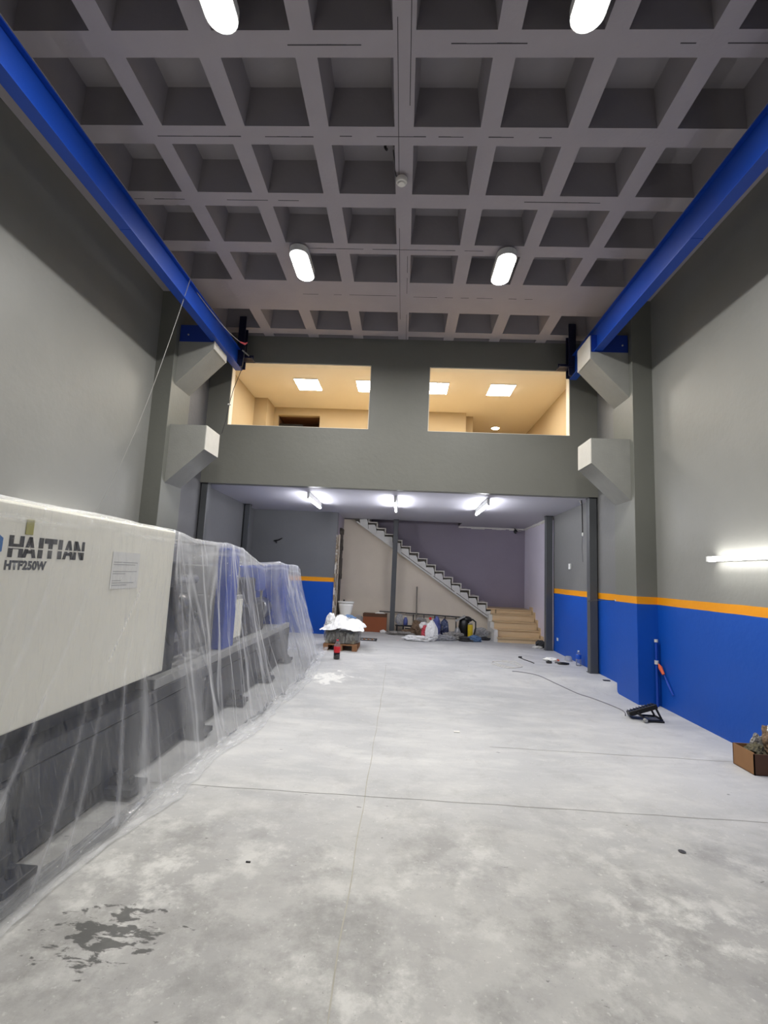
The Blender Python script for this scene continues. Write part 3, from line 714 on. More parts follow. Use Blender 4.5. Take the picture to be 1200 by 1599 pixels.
part('rating_plate', 'mlight', lambda b: (box(b, -1.926, -1.918, 2.30, 2.50, .30, .46, bev=.01),))
part('fixed_platen', 'mdark', lambda b: (box(b, -3.0, -2.0, 4.0, 4.35, .66, 1.62, bev=.02), box(b, -2.9, -2.2, 4.6, 4.8, .68, 1.6, bev=.015)))
for (x_, z_) in ((-2.15, .9), (-2.15, 1.45), (-2.85, .9), (-2.85, 1.45)):
    part('tie_bar', 'steel', lambda b: tube(b, [(x_, 3.9, z_), (x_, 5.0, z_)], .045, 12))
part('gantry_post', 'mblue', lambda b: (box(b, -2.08, -1.95, 5.40, 5.75, .68, 1.80, bev=.01),))
part('control_cabinet', 'mlight', lambda b: (box(b, -2.7, -2.0, 5.75, 6.15, .68, 1.25, bev=.015), box(b, -2.7, -2.05, 5.76, 6.1, 1.25, 1.60, bev=.015)))
part('cabinet_door', 'cream', lambda b: (box(b, -2.0, -1.985, 5.80, 6.10, .75, 1.20, bev=.004),))
part('barrel', 'steel', lambda b: (tube(b, [(-2.5, 4.8, 1.15), (-2.5, 6.6, 1.15)], .11, 16), tube(b, [(-2.5, 6.6, 1.15), (-2.5, 7.0, 1.15)], .18, 16)), smooth=True)
part('injection_unit', 'mdark', lambda b: (box(b, -2.9, -2.05, 6.35, 7.35, .68, 1.1, bev=.03), box(b, -2.8, -2.15, 6.5, 7.2, 1.05, 1.45, bev=.03)))
part('drive_cover', 'mblue', lambda b: (box(b, -2.9, -1.98, 8.1, 8.45, .65, 1.66, bev=.02), box(b, -2.85, -2.1, 7.1, 7.5, 1.25, 1.62, bev=.03)))
part('hopper_stand', 'mlight', lambda b: (tube(b, [(-2.15, 7.45, .68), (-2.15, 7.45, 1.66)], .02, 8), tube(b, [(-2.15, 7.45, 1.66), (-2.8, 7.45, 1.66)], .02, 8), tube(b, [(-2.8, 7.45, .68), (-2.8, 7.45, 1.66)], .02, 8)))
part('motor', 'steel', lambda b: (tube(b, [(-2.3, 7.6, .95), (-2.3, 8.05, .95)], .17, 18),), smooth=True)
part('guard_rail', 'mlight', lambda b: (tube(b, [(-2.0, 3.95, 1.80), (-2.0, 5.1, 1.81)], .014, 6), tube(b, [(-2.0, 5.1, 1.81), (-2.0, 5.1, .68)], .014, 6), tube(b, [(-2.6, 5.1, 1.81), (-2.0, 5.1, 1.81)], .014, 6)))
part('hose', 'rubber', lambda b: [tube(b, [(-2.0, 3.98+.2*k, 1.5-.1*k), (-1.97, 4.05+.22*k, 1.1), (-2.02, 4.3+.25*k, .85), (-2.1, 4.5+.3*k, .72)], .018, 8) for k in range(4)])
# print on the cover
def letter(bm, quads, y0, z0, sc):
    for q in quads:
        vs = [bm.verts.new((XP+.0015, y0+u*sc[0], z0+v*sc[1])) for u, v in q]
        bm.faces.new(vs)
LET = {'H': [[(0, 0), (.3, 0), (.3, 1), (0, 1)], [(.7, 0), (1, 0), (1, 1), (.7, 1)], [(.3, .38), (.7, .38), (.7, .62), (.3, .62)]],
       'A': [[(0, 0), (.28, 0), (.62, 1), (.38, 1)], [(.72, 0), (1, 0), (.62, 1), (.40, .93)], [(.28, .2), (.72, .2), (.66, .36), (.34, .36)]],
       'I': [[(.25, 0), (.75, 0), (.75, 1), (.25, 1)]],
       'T': [[(0, .74), (1, .74), (1, 1), (0, 1)], [(.33, 0), (.67, 0), (.67, .74), (.33, .74)]],
       'N': [[(0, 0), (.27, 0), (.27, 1), (0, 1)], [(.73, 0), (1, 0), (1, 1), (.73, 1)], [(.0, 1), (.33, 1), (1, 0), (.67, 0)]]}
bm = B(); y = 2.225
for ch in 'HAITIAN':
    wch = .05 if ch == 'I' else .092
    letter(bm, LET[ch], y, 1.595, (wch if ch != 'I' else .065, .105)); y += (.055 if ch == 'I' else .087)
# stencil cut across the letters
for zc in (1.638, 1.646):
    g_ = bm.verts[:]+bm.edges[:]+bm.faces[:]
    bmesh.ops.bisect_plane(bm, geom=g_, plane_co=(0, 0, zc), plane_no=(0, 0, 1))
dl = [f for f in bm.faces if 1.638 < f.calc_center_median().z < 1.646]
bmesh.ops.delete(bm, geom=dl, context='FACES')
bmesh.ops.solidify(bm, geom=bm.faces[:], thickness=-.001) if False else None
o = link_mesh('maker_lettering', bm, 'logo_dark', cl)
def text_mesh(body, size, y0, z0, mt, nm, parent, x=XP+.0015, off=.0, xs_=1.0):
    cu = bpy.data.curves.new('t', 'FONT'); cu.body = body; cu.size = size; cu.offset = off; cu.space_character = 1.08
    tmp = bpy.data.objects.new('t', cu); C.objects.link(tmp)
    dg = bpy.context.evaluated_depsgraph_get(); me = bpy.data.meshes.new_from_object(tmp.evaluated_get(dg))
    bpy.data.objects.remove(tmp)
    bm = B(); bm.from_mesh(me)
    for v in bm.verts: v.co = Vector((x, y0+v.co.x*xs_, z0+v.co.y))
    return link_mesh(nm, bm, mt, parent)
text_mesh('HTF250W', .058, 2.215, 1.538, 'logo_grey', 'model_lettering', cl, off=.003, xs_=1.0)
bm = B()   # blue hexagon badge, cut by the picture edge
pts = [(2.135+.062*math.cos(PI/6+k*PI/3), 1.652+.062*math.sin(PI/6+k*PI/3)) for k in range(6)]
prism(bm, pts, 'x', XP, XP+.002)
badge = link_mesh('blue_badge', bm, 'logo_blue', cl)
bm = B(); pts = [(2.14+.028*math.cos(PI/6+k*PI/3), 1.652+.028*math.sin(PI/6+k*PI/3)) for k in range(6)]
prism(bm, pts, 'x', XP+.002, XP+.003); link_mesh('badge_core', bm, 'cream', badge)
# notice sheet and tape tag stuck on the cover
nt_ = thing('notice_sheet', 'white printed paper notice stuck on the cream machine cover', 'notice', (XP+.002, 3.22, 1.41))
bm = B(); box(bm, XP+.001, XP+.003, 3.06, 3.385, 1.418, 1.660); link_mesh('paper', bm, 'paper', nt_)
bm = B()
for z_, n in ((1.59, 1), (1.575, .9), (1.53, 1), (1.515, .5), (1.47, .35), (1.455, .9), (1.44, .6)):
    box(bm, XP+.003, XP+.0035, 3.08, 3.08+.28*n, z_, z_+.004)
link_mesh('print', bm, 'mlight', nt_)
bm = B(); box(bm, XP+.001, XP+.004, 2.315, 2.365, 1.71, 1.785, bev=.001)
tag(link_mesh('tape_tag', bm, 'tape'), 'small olive tape tag above the dark lettering on the machine', 'tag')

# ------------------------------------------------------------------ polythene sheet
def interp(tab, t):
    for (a, va), (b, vb) in zip(tab, tab[1:]):
        if t <= b:
            k = (t-a)/(b-a); k = max(0, min(1, k)); return va+(vb-va)*k
    return tab[-1][1]
TOP = [(-1.2, 1.885), (3.85, 1.885), (3.95, 1.875), (4.3, 1.83), (4.7, 1.84), (5.15, 1.845), (5.5, 1.83), (6.0, 1.73), (6.4, 1.645), (6.8, 1.665), (7.3, 1.70), (7.9, 1.675), (8.4, 1.68), (8.55, 1.67), (8.75, 1.62)]
HEM = [(-1.2, -1.80), (2.4, -1.78), (3.5, -1.66), (4.5, -1.57), (5.5, -1.50), (7.0, -1.42), (8.3, -1.40), (8.9, -1.42)]
def rid(t): return (1-abs(mn.noise(Vector((t, 3.3, 0)))*2.2))**3
NU, NV = 820, 96
bm = B(); grid = []
pl_ = bm.verts.layers.float.new('pleat_glint')
def nline(t, k, sc, off, w):
    'thin line where the noise crosses zero'
    n = mn.noise(Vector((t*sc+off, k*.9+off, off)))
    return max(0, 1-abs(n)/w)**1.5
anchors = [3.93, 5.2, 5.55, 7.35, 8.45]
for i in range(NU+1):
    y = -1.2+(8.78+1.2)*i/NU
    row = []
    zt = interp(TOP, y); xh = interp(HEM, y)
    flat = y < 3.9
    for j in range(NV+1):
        v = j/NV
        if v < .16:                      # over the top, back to front edge
            k = v/.16; x = -3.15+k*(XP+.02+3.15); z = zt-.25*(1-k)**3-.04*math.sin(PI*k)*(0 if flat else 1)
            yy = y
            n = mn.noise(Vector((x*3, y*3, 1)))*.012+abs(mn.noise(Vector((x*2, y*7, 5))))*.02*(.3 if flat else 1)
            z += n-.006
            if k > .9: x += .0
        elif v < .86:                    # front drop
            k = (v-.16)/.70
            z = zt+(0.02-zt)*k
            # the sheet hangs on the cream cover, then falls away to the floor
            if flat: x = XP+.015+.02*k+max(0, k-.55)/.45*(xh-XP-.03)
            else:
                base = XP+.02; x = base+(xh-base)*(k**1.25)
            # folds: pull lines fan out from the high points
            yy = y
            s = 0
            near = min(anchors, key=lambda a: abs(a-y))
            fan = near+(y-near)*(1/(.35+.65*k)) if abs(y-near) < .8 else y
            amp = (.003+.045*k*k) if flat else (.014+.045*k**.8)
            sf = max(0, min(1, (3.9-y)/.9)) if flat else 0
            if flat: yy = y-(.95*k*k+.08*k)*sf
            yf = y+(0 if flat else .10*(k-.5))
            s = .55*rid(yf*1.35+1.7+.25*mn.noise(Vector((y, k*2, 11))))+.40*rid((.5*fan+.5*yf)*2.6+4.0)*(.4+k)+.30*mn.noise(Vector((yf*3.2, k*1.1, 2)))
            s += .30*mn.noise(Vector((y*2.2, k*3.2, 7)))+.10*mn.noise(Vector((y*7, k*11, 13)))
            x += amp*(s*1.6-.25)
            yy += .35*amp*mn.noise(Vector((y*5, k*3, 9)))
            if y > 4 and y < 5.3: x -= .02*math.sin(PI*(y-3.93)/1.3)*(1-k)
        else:                            # crumpled hem lying on the floor
            k = (v-.86)/.14
            wd_ = .16+.08*mn.noise(Vector((y*1.3, 0, 4)))
            x = xh+.0+wd_*k; yy = y+.05*mn.noise(Vector((y*4, k*2, 8)))*k
            z = .012+.05*abs(mn.noise(Vector((y*6, k*3.0, 3))))*(1-k*.6)+.03*(1-k)**3
            x += .03*mn.noise(Vector((y*5, k*3, 6)))
        ff = fz(x, yy)
        if z < ff+.006: z = ff+.006+.5*0
        if v >= .86: z += ff
        vt = bm.verts.new((x, yy, z)); row.append(vt)
        if v < .16: d = .10+.25*(k > .75)*(1 if flat else .6)+.12*abs(mn.noise(Vector((x*6, y*6, 1))))
        elif v < .86:
            if flat:
                yd = y
                d = .42*nline(yd, .15*k, 2.6, 1.1, .06)*max(0, k-.12)**.7+.36*nline(yd, .1*k, 1.7, 5.2, .15)*min(1, max(0, k-.38)*3)+.25*nline(yd*1.2, .1*k, 4.4, 9.2, .10)*min(1, max(0, k-.45)*3)+.10*nline(y*.3, k*6, 1.5, 8.1, .06)*(k < .15)
                d += .22*max(0, 1-abs(y-(1.98+.95*k))/.035)*(k < .75)+.40*max(0, 1-abs(y-(3.62-.7*k))/.012)*(.25 < k < .5)  # diagonal crease, then a slender glint painted in as milky film
            else:
                d = .05+.50*nline(yf*.6+fan*.4, k*.5, 2.6, 2.7, .05)+.38*nline(fan*.7+yf*.3, k*.4, 1.5, 7.7, .05)+.22*nline(yf, k*.5, .9, 3.9, .22)
                d += .20*max(0, 1-k*4)
                for q, a_ in enumerate(anchors):           # the sheet is pulled tight from the high points
                    for ln, dy in enumerate((-.42, -.12, .16, .5)):
                        dd = abs(y-(a_+dy*k*(1+.15*ln)))
                        d += .30*max(0, 1-dd/(.012+.018*k))*(1-.5*k)
            d += .10*max(0, mn.noise(Vector((y*2, k*5, 17))))+.10*k**3+.28*max(0, 1-abs(k-.055-.012*math.sin(y*1.7)-.02*mn.noise(Vector((y, 0, 23))))/.012)
        else: d = .16+.35*abs(mn.noise(Vector((y*5, v*30, 19))))
        vt[pl_] = min(.8, d)
    grid.append(row)
for i in range(NU):
    for j in range(NV): bm.faces.new((grid[i][j], grid[i+1][j], grid[i+1][j+1], grid[i][j+1]))
# far end curtain
prev = [grid[NU][j] for j in range(NV+1)]
top = interp(TOP, 8.78)
cols_ = []
for j in range(NV+1):
    v0 = prev[j].co
    r = [prev[j]]
    cols_.append(r)
# drape the far side from the last row down to the floor
end = []
j0 = int(.16*NV)
topline = [prev[j] for j in range(0, j0+1)]
rows_ = [topline]
for q in range(1, 25):
    k = q/24
    rr = []
    for a, vtx in enumerate(topline):
        x = vtx.co.x; fr = a/len(topline)
        z = vtx.co.z+(fz(-2, 9)+.01-vtx.co.z)*k
        yv = 8.78+.22*k+.03*k*math.sin(x*13)+.015*mn.noise(Vector((x*9, k*2, 1)))
        xx = x+(.42*k**1.2 if fr > .85 else .42*k**1.2*max(0, (fr-.5)/.35))
        nv_ = bm.verts.new((xx, yv, z)); nv_[pl_] = .12+.4*nline(x*1.6, k, 2.2, 4.4, .09)+.1*k; rr.append(nv_)
    rows_.append(rr)
for q in range(24):
    for a in range(len(topline)-1): bm.faces.new((rows_[q][a], rows_[q][a+1], rows_[q+1][a+1], rows_[q+1][a]))
sheet = link_mesh('plastic_sheet', bm, 'film', smooth=True)
tag(sheet, 'clear crinkled plastic dust sheet draped over the big machine to the floor', 'plastic sheet')

# ------------------------------------------------------------------ small services on the walls
t = thing('wall_switch', 'small white switch box on the grey wall between the two right posts', 'switch', (XR2-.01, 9.66, 1.85))
bm = B(); box(bm, XR2-.03, XR2, 9.60, 9.70, 1.84, 1.95, bev=.006); link_mesh('box', bm, 'whiteplastic', t)
bm = B(); box(bm, XR2-.036, XR2-.03, 9.63, 9.67, 1.87, 1.92); link_mesh('rocker', bm, 'whitegloss', t)
t = thing('wall_socket', 'tiny white socket low on the blue wall beside the stair post', 'socket', (XR2-.01, 10.45, .38))
bm = B(); box(bm, XR2-.012, XR2, 10.40, 10.48, .37, .43, bev=.004); link_mesh('plate', bm, 'whiteplastic', t)
bm = B(); box(bm, XR2-.014, XR2-.012, 10.42, 10.46, .39, .41); link_mesh('socket_face', bm, 'whitegloss', t)
t = thing('security_camera', 'small black security camera in the upper corner above the landing', 'camera', (2.93, 12.9, 2.85))
bm = B(); lathe(bm, [(.02, .05), (.045, .03), (.05, .0), (.04, -.04), (.015, -.06)], (3.02, 13.2, 2.88)); tube(bm, [(3.02, 13.2, 2.92), (3.02, 13.3, 2.97)], .015); link_mesh('body', bm, 'black', t)
bm = B(); tube(bm, [(3.02, 13.16, 2.86), (2.98, 13.06, 2.84)], .028, 10); link_mesh('lens', bm, 'glasslens', t)
bm = B(); tube(bm, [(3.05, 13.2, 2.89), (3.12, 13.25, 2.90), (3.2, 13.3, 2.905)], .006, 6); link_mesh('cable', bm, 'cable_white', t)
t = thing('hanging_cable', 'thin dark cable hanging from the mezzanine edge with a white connector', 'cable', (3.15, 8.7, 1.95))
bm = B(); tube(bm, [(3.12, 8.6, soff(8.6)), (3.13, 8.6, 2.9), (3.135, 8.6, 2.45)], .01, 8); tube(bm, [(3.135, 8.6, 2.45), (3.13, 8.61, 2.2), (3.14, 8.6, 1.95)], .003, 6); link_mesh('cord', bm, 'rubber', t)
bm = B(); lathe(bm, [(.006, 0), (.014, .02), (.012, .06), (.005, .075)], (3.137, 8.6, 2.40)); link_mesh('connector', bm, 'whiteplastic', t)
bm = B(); tube(bm, [(3.11, 8.6, soff(8.6)-.02), (3.08, 8.6, soff(8.6)-.01), (3.12, 8.62, soff(8.6)-.06)], .008, 6); link_mesh('cap', bm, 'whiteplastic', t)
t = thing('conduit_pipe', 'blue painted vertical conduit low in the corner by the right column', 'pipe', (3.44, 6.84, 0))
bm = B(); tube(bm, [(3.475, 6.86, .0), (3.475, 6.86, .86)], .018, 10); link_mesh('pipe', bm, 'steel_blue', t)
bm = B(); tube(bm, [(3.475, 6.86, .55), (3.475, 6.86, .60)], .026, 10); tube(bm, [(3.475, 6.86, .84), (3.475, 6.86, .875)], .024, 10); link_mesh('coupling', bm, 'cable_white', t)
t = thing('orange_valve_flap', 'orange plug with blue tape dangling from the conduit on the blue wall', 'plug', (3.48, 6.75, .3))
bm = B(); tube(bm, [(3.49, 6.84, .56), (3.49, 6.80, .52), (3.50, 6.74, .44)], .012, 8, radii=[.006, .026, .018]); link_mesh('plug', bm, 'orange', t)
bm = B(); tube(bm, [(3.505, 6.74, .44), (3.51, 6.65, .33), (3.515, 6.55, .22)], .012, 6, radii=[.006, .014, .01]); link_mesh('tape', bm, 'mblue', t)
t = thing('wall_bracket_wire', 'thin dark wire bracket on the orange stripe by the right post', 'wire', (3.2, 8.1, 1.3))
bm = B(); tube(bm, [(3.27, 7.62, 1.345), (3.22, 7.9, 1.335), (3.12, 8.25, 1.30), (3.11, 8.28, 1.29)], .006, 6); link_mesh('wire', bm, 'rubber', t)
bm = B(); tube(bm, [(3.27, 7.60, 1.335), (3.27, 7.64, 1.355)], .012, 6); link_mesh('fixing', bm, 'mlight', t)
bm = B(); tube(bm, [(-3.1, 11.46, 2.25), (-2.98, 11.44, 2.27), (-2.90, 11.45, 2.32)], .014, 6); tube(bm, [(-3.06, 11.46, 2.24), (-3.02, 11.42, 2.20)], .016, 6)
tag(link_mesh('wall_hook', bm, 'black'), 'small dark hook on the grey partition above the machine', 'hook')
# ------------------------------------------------------------------ wires on the left runway beam
bm = B()
p0 = Vector((-2.97, 5.88, 5.33)); p1 = Vector((-3.15, 3.2, 1.92))
pts = []
for k in range(30):
    q = k/29; p = Vector((-2.97, 5.88, 5.36)).lerp(Vector((-3.55, 5.3, 1.98)), q); p.z -= .35*math.sin(PI*q)*.9; p.y += .0; pts.append(p)
tube(bm, pts, .0045, 6)
tag(link_mesh('hanging_wire', bm, 'cable_pale'), 'long pale wire slanting from the left blue beam down to the covered machine', 'wire')
bm = B(); pts = []
for k in range(24):
    q = k/23; p = Vector((-2.97, 6.1, 5.30)).lerp(Vector((-2.75, 7.25, 5.17)), q); p.z -= .10*math.sin(PI*q); p.x += .05*math.sin(PI*q); pts.append(p)
tube(bm, pts, .006, 6)
t2 = link_mesh('slack_wire', bm, 'cable_grey'); tag(t2, 'short sagging wire looped below the left blue beam to its end', 'wire')
bm = B(); tube(bm, [(-2.75, 7.25, 5.17), (-2.72, 7.4, 5.21), (-2.70, 7.45, 5.26)], .014, 6, radii=[.01, .018, .008]); link_mesh('taped_joint', bm, 'bagred', t2)
bm = B()
pts = [(-2.72, 7.45, 5.2), (-2.78, 7.5, 4.8), (-2.9, 7.55, 4.5), (-2.97, 7.6, 4.24), (-3.0, 7.6, 3.98), (-3.05, 7.6, 3.75)]
tube(bm, pts, .005, 6)
t3 = link_mesh('vertical_wire', bm, 'rubber'); tag(t3, 'thin dark wire dangling from the left beam end beside the left window', 'wire')
bm = B(); tube(bm, [(-2.99, 7.6, 4.25), (-2.94, 7.6, 4.24)], .016, 8); link_mesh('clip', bm, 'cable_white', t3)

# ------------------------------------------------------------------ floodlight and floor cable
t = thing('floodlight', 'black floodlight lying tilted on its stand on the floor at the right', 'floodlight', (2.98, 6.22, 0), rz=0)
def rotbox(bm, size, mat_):
    vs = box(bm, -size[0]/2, size[0]/2, -size[1]/2, size[1]/2, -size[2]/2, size[2]/2, bev=min(size)*.12)
    return vs
FR = Matrix.Translation((2.96, 6.22, .105)) @ Matrix.Rotation(math.radians(-12), 4, 'Z') @ Matrix.Rotation(math.radians(-22), 4, 'Y') @ Matrix.Rotation(math.radians(-10), 4, 'X')
bm = B(); rotbox(bm, (.33, .20, .05), None); bm.transform(FR); link_mesh('housing', bm, 'black', t)
bm = B()
for k in range(9): box(bm, -.15+.035*k, -.145+.035*k, -.08, .08, .025, .038)
bm.transform(FR); link_mesh('cooling_fin', bm, 'black', t)
bm = B(); box(bm, -.15, .15, -.085, .085, -.030, -.024); bm.transform(FR); link_mesh('lens', bm, 'glasslens', t)
bm = B()
tube(bm, [(2.86, 6.10, .10), (2.94, 6.06, .02), (3.13, 6.10, .016), (3.15, 6.14, .03), (3.09, 6.15, .15)], .013, 8)
tube(bm, [(2.90, 6.31, .08), (2.98, 6.30, .02), (3.15, 6.31, .016), (3.15, 6.31, .03), (3.09, 6.31, .14)], .013, 8)
tube(bm, [(3.15, 6.12, .022), (3.155, 6.32, .022)], .013, 8); box(bm, 2.93, 3.15, 6.07, 6.11, .002, .02)
link_mesh('stand', bm, 'black', t)
bm = B(); tube(bm, [(2.915, 6.06, .03), (2.915, 6.02, .03)], .02, 10); link_mesh('knob', bm, 'mlight', t)
bm = B()
def catmull(pts, n=8):
    P_ = [Vector(p) for p in pts]; P_ = [P_[0]]+P_+[P_[-1]]; out = []
    for i in range(1, len(P_)-2):
        for k in range(n):
            t_ = k/n; a, b_, c_, d_ = P_[i-1:i+3]
            out.append(.5*((2*b_)+(-a+c_)*t_+(2*a-5*b_+4*c_-d_)*t_*t_+(-a+3*b_-3*c_+d_)*t_**3))
    out.append(P_[-2]); return out
def floor_line(bm, pts, r):
    q = catmull([(x, y, 0) for x, y in pts])
    tube(bm, [(p.x, p.y, fz(p.x, p.y)+r*.9) for p in q], r, 6)
floor_line(bm, [(2.80, 6.30), (2.87, 6.56), (2.74, 7.05), (2.62, 7.3), (2.50, 7.5), (2.36, 7.72), (2.2, 8.0), (2.0, 8.15), (1.85, 8.2)], .006)
tag(link_mesh('floor_cable', bm, 'cable_grey'), 'thin grey cable running over the floor from the black floodlight', 'cable')
bm = B(); floor_line(bm, [(1.68, 8.95), (1.75, 8.6), (1.95, 8.45), (2.08, 8.6), (1.95, 8.9), (1.75, 8.95), (1.62, 8.75), (1.8, 8.4), (2.1, 8.55), (2.08, 9.0), (1.85, 9.05)], .006)
tag(link_mesh('cable_coil', bm, 'cable_white'), 'loose pale loops of wire on the floor before the beige steps', 'cable')
bm = B(); floor_line(bm, [(2.28, 9.5), (2.31, 9.3), (2.37, 9.1), (2.40, 8.95)], .008); floor_line(bm, [(2.26, 9.5), (2.32, 9.52)], .016)
tag(link_mesh('short_cord', bm, 'rubber'), 'short dark cord on the floor right of the wire loops', 'cord')
# carton with rags
t = thing('junk_carton', 'open brown cardboard box filled with rags against the blue wall at right', 'box', (3.32, 4.72, 0))
CXa, CXb, CYa, CYb, CZ = 3.135, 3.50, 4.585, 4.86, .185
bm = B(); box(bm, CXa, CXa+.008, CYa, CYb, 0, CZ); box(bm, CXb-.008, CXb, CYa, CYb, 0, CZ); box(bm, CXa, CXb, CYb-.008, CYb, 0, CZ); box(bm, CXa, CXb, CYa, CYb, 0, .006); link_mesh('carton', bm, 'carton', t)
bm = B(); box(bm, CXa, CXb, CYa, CYa+.008, 0, CZ-.01); link_mesh('front_side', bm, 'carton_dark', t)
bm = B(); prism(bm, [(CXb-.03, CZ-.01), (CXb+.0, CZ-.01), (CXb+.02, CZ+.15), (CXb-.0, CZ+.17)], 'y', CYb-.2, CYb+.02); link_mesh('flap', bm, 'carton', t)
def rag(nm, c, r, m_, lab, cat, seed, amp=.35, cr=.12, floor=None, fr=3.0, grp=None, sub=4):
    bm = B(); blob(bm, c, r[0], r[1], r[2], seed, amp, sub, fr, cr, floor)
    return tag(link_mesh(nm, bm, m_, smooth=False), lab, cat, grp)
rag('dark_rag', (3.25, 4.73, .14), (.085, .085, .08), 'ragolive', 'olive crumpled rag lying inside the brown junk carton', 'rag', 1)
rag('sack_piece', (3.41, 4.74, .23), (.07, .08, .16), 'ragbrown', 'brown crumpled paper sack standing out of the junk carton', 'sack', 2)
rag('grey_bag', (3.32, 4.80, .19), (.06, .04, .09), 'raggrey', 'pale grey bag leaning behind the olive rag in the junk carton', 'bag', 3)
rag('paper_scrap', (3.41, 4.70, .37), (.05, .04, .05), 'bagwhite', 'cream and red paper scrap on top of the brown sack in the carton', 'paper', 4)
# little things by the right wall
def bottle(nm, lab, x, y, h, r, parts, cat='bottle'):
    z0 = fz(x, y); t = thing(nm, lab, cat, (x, y, z0))
    for pn, m_, prof in parts:
        bm = B(); lathe(bm, [(a*r, b_*h) for a, b_ in prof], (x, y, z0), 20); link_mesh(pn, bm, m_, t, smooth=True)
    return t
bottle('water_bottle', 'clear plastic bottle with blue label against the blue wall by the right post', 3.19, 8.98, .26, .045,
       [('bottle_body', 'pet', [(.9, .0), (1, .03), (1, .45), (.95, .5), (1, .55), (1, .7), (.4, .88), (.3, .9)]), ('label', 'bottleblue', [(1.02, .45), (1.03, .46), (1.03, .72), (1.0, .74)]), ('cap', 'whiteplastic', [(.35, .9), (.35, 1.0), (.3, 1.0)])])
bottle('cola_bottle', 'cola bottle with red label standing on the floor before the pallet', -1.065, 8.49, .325, .056,
       [('bottle_body', 'pet', [(.88, .33), (.92, .36), (1, .42), (1, .62), (.75, .76), (.32, .9), (.27, .93)]), ('cola', 'cola', [(.85, .0), (1, .04), (1, .30), (.93, .345)]), ('label', 'red', [(1.0, .34), (1.02, .35), (1.02, .63), (1.0, .64)]), ('cap', 'redcap', [(.33, .93), (.33, 1.0), (.28, 1.0)])])
t = bottle('plastic_tub', 'small clear upturned tub on the floor beside the blue-label bottle', 3.16, 9.42, .09, .07, [('tub', 'film_bag', [(1, 0), (1, .1), (.85, .8), (.7, 1)]), ('rim', 'cable_white', [(1.05, 0), (1.08, .03), (1.05, .08)])], 'tub')
rag('crumpled_wrapper', (2.82, 9.38, FZ+.02), (.12, .07, .035), 'paper', 'crumpled cream wrapper on the floor near the right wall', 'wrapper', 5, floor=FZ+.001)
rag('orange_scrap', (2.90, 9.36, FZ+.018), (.07, .035, .02), 'orange', 'small orange scrap beside the cream wrapper on the floor', 'scrap', 6, floor=FZ+.001)
rag('black_scrap', (2.70, 9.08, FZ+.015), (.05, .05, .03), 'ragdark', 'small dark lump on the floor left of the black cap tool', 'scrap', 7, floor=FZ+.001)
bm = B(); blob(bm, (2.93, 9.0, FZ+.02), .11, .045, .025, 8, .2, 3, 3, .05, FZ+.001); tube(bm, [(2.85, 9.02, FZ+.03), (2.80, 9.06, FZ+.02)], .012, 6)
tag(link_mesh('hand_tool', bm, 'black'), 'black hand tool lying on the floor in front of the clear tub', 'tool')
bm = B(); box(bm, 3.12, 3.22, 7.72, 7.77, FZ+.0, FZ+.012, bev=.003); tag(link_mesh('scrap_plate', bm, 'blacksteel'), 'thin dark scrap on the raised slab edge beside the blue column', 'scrap')
bm = B(); box(bm, .60, .66, 5.27, 5.32, .001, .006); tag(link_mesh('white_chip', bm, 'white'), 'small white chip in the middle of the floor', 'chip')
bm = B(); box(bm, -.79, -.765, 2.83, 2.838, .0005, .006); tag(link_mesh('wood_chip', bm, 'blacksteel'), 'tiny dark splinter on the near floor left of the joint', 'splinter')
bm = B(); lathe(bm, [(.02, 0), (.022, .003), (.01, .006)], (1.77, 3.25, .0005), 10); tag(link_mesh('bolt_cap', bm, 'mgrey'), 'tiny round grey plug in the near floor at right', 'plug')
rag('dark_bag', (3.10, 11.06, FZ+.07), (.09, .10, .09), 'ragdark', 'small dark bag at the foot of the wall beside the lowest beige step', 'bag', 9, floor=FZ+.001)
rag('white_mortar_lump', (3.0, 10.95, FZ+.015), (.10, .05, .03), 'white', 'little white mortar lump by the small dark bag near the steps', 'mortar', 10, floor=FZ+.001)

# ------------------------------------------------------------------ pallet with wrapped goods and white film
PXa, PXb, PYa, PYb = -1.42, -.79, 9.20, 9.95
t = thing('wood_pallet', 'wooden pallet carrying wrapped goods at the end of the machine', 'pallet', ((PXa+PXb)/2, (PYa+PYb)/2, FZ))
for k in range(5):
    bm = B(); ya = PYa+k*.155; box(bm, PXa, PXb, ya, ya+.11, FZ+.10, FZ+.122, bev=.003); link_mesh('deck_board', bm, 'wood', t)
for xx in (PXa, (PXa+PXb)/2-.045, PXb-.09):
    for yy in (PYa, 9.53, PYb-.09):
        bm = B(); box(bm, xx, xx+.09, yy, yy+.1, FZ+.02, FZ+.10, bev=.003); link_mesh('block', bm, 'wood', t)
    bm = B(); box(bm, xx, xx+.09, PYa, PYb+.01, FZ+.001, FZ+.02); link_mesh('bottom_board', bm, 'wood', t)
gz = FZ+.122
t = thing('wrapped_goods', 'grey brown goods wrapped in clear film on the pallet', 'package', (-1.1, 9.55, gz))
bm = B()
for a in range(3):
    for b_ in range(3):
        box(bm, PXa+.03+a*.19, PXa+.205+a*.19, PYa+.03+b_*.23, PYa+.24+b_*.23, gz+.002, gz+.21+random.uniform(-.03, .03), bev=.015)
link_mesh('stack', bm, 'goods', t)
bm = B(); blob(bm, (-1.10, 9.56, gz+.135), .42, .45, .2, 11, .05, 4, 3, .04, gz+.001)
for v in bm.verts:
    d = v.co-Vector((-1.10, 9.56, gz))
    v.co.x = -1.10+max(-.335, min(.335, d.x*1.0)); v.co.y = 9.56+max(-.37, min(.37, d.y)); v.co.z = min(v.co.z, gz+.27)
link_mesh('wrap', bm, 'film_wrap', t)
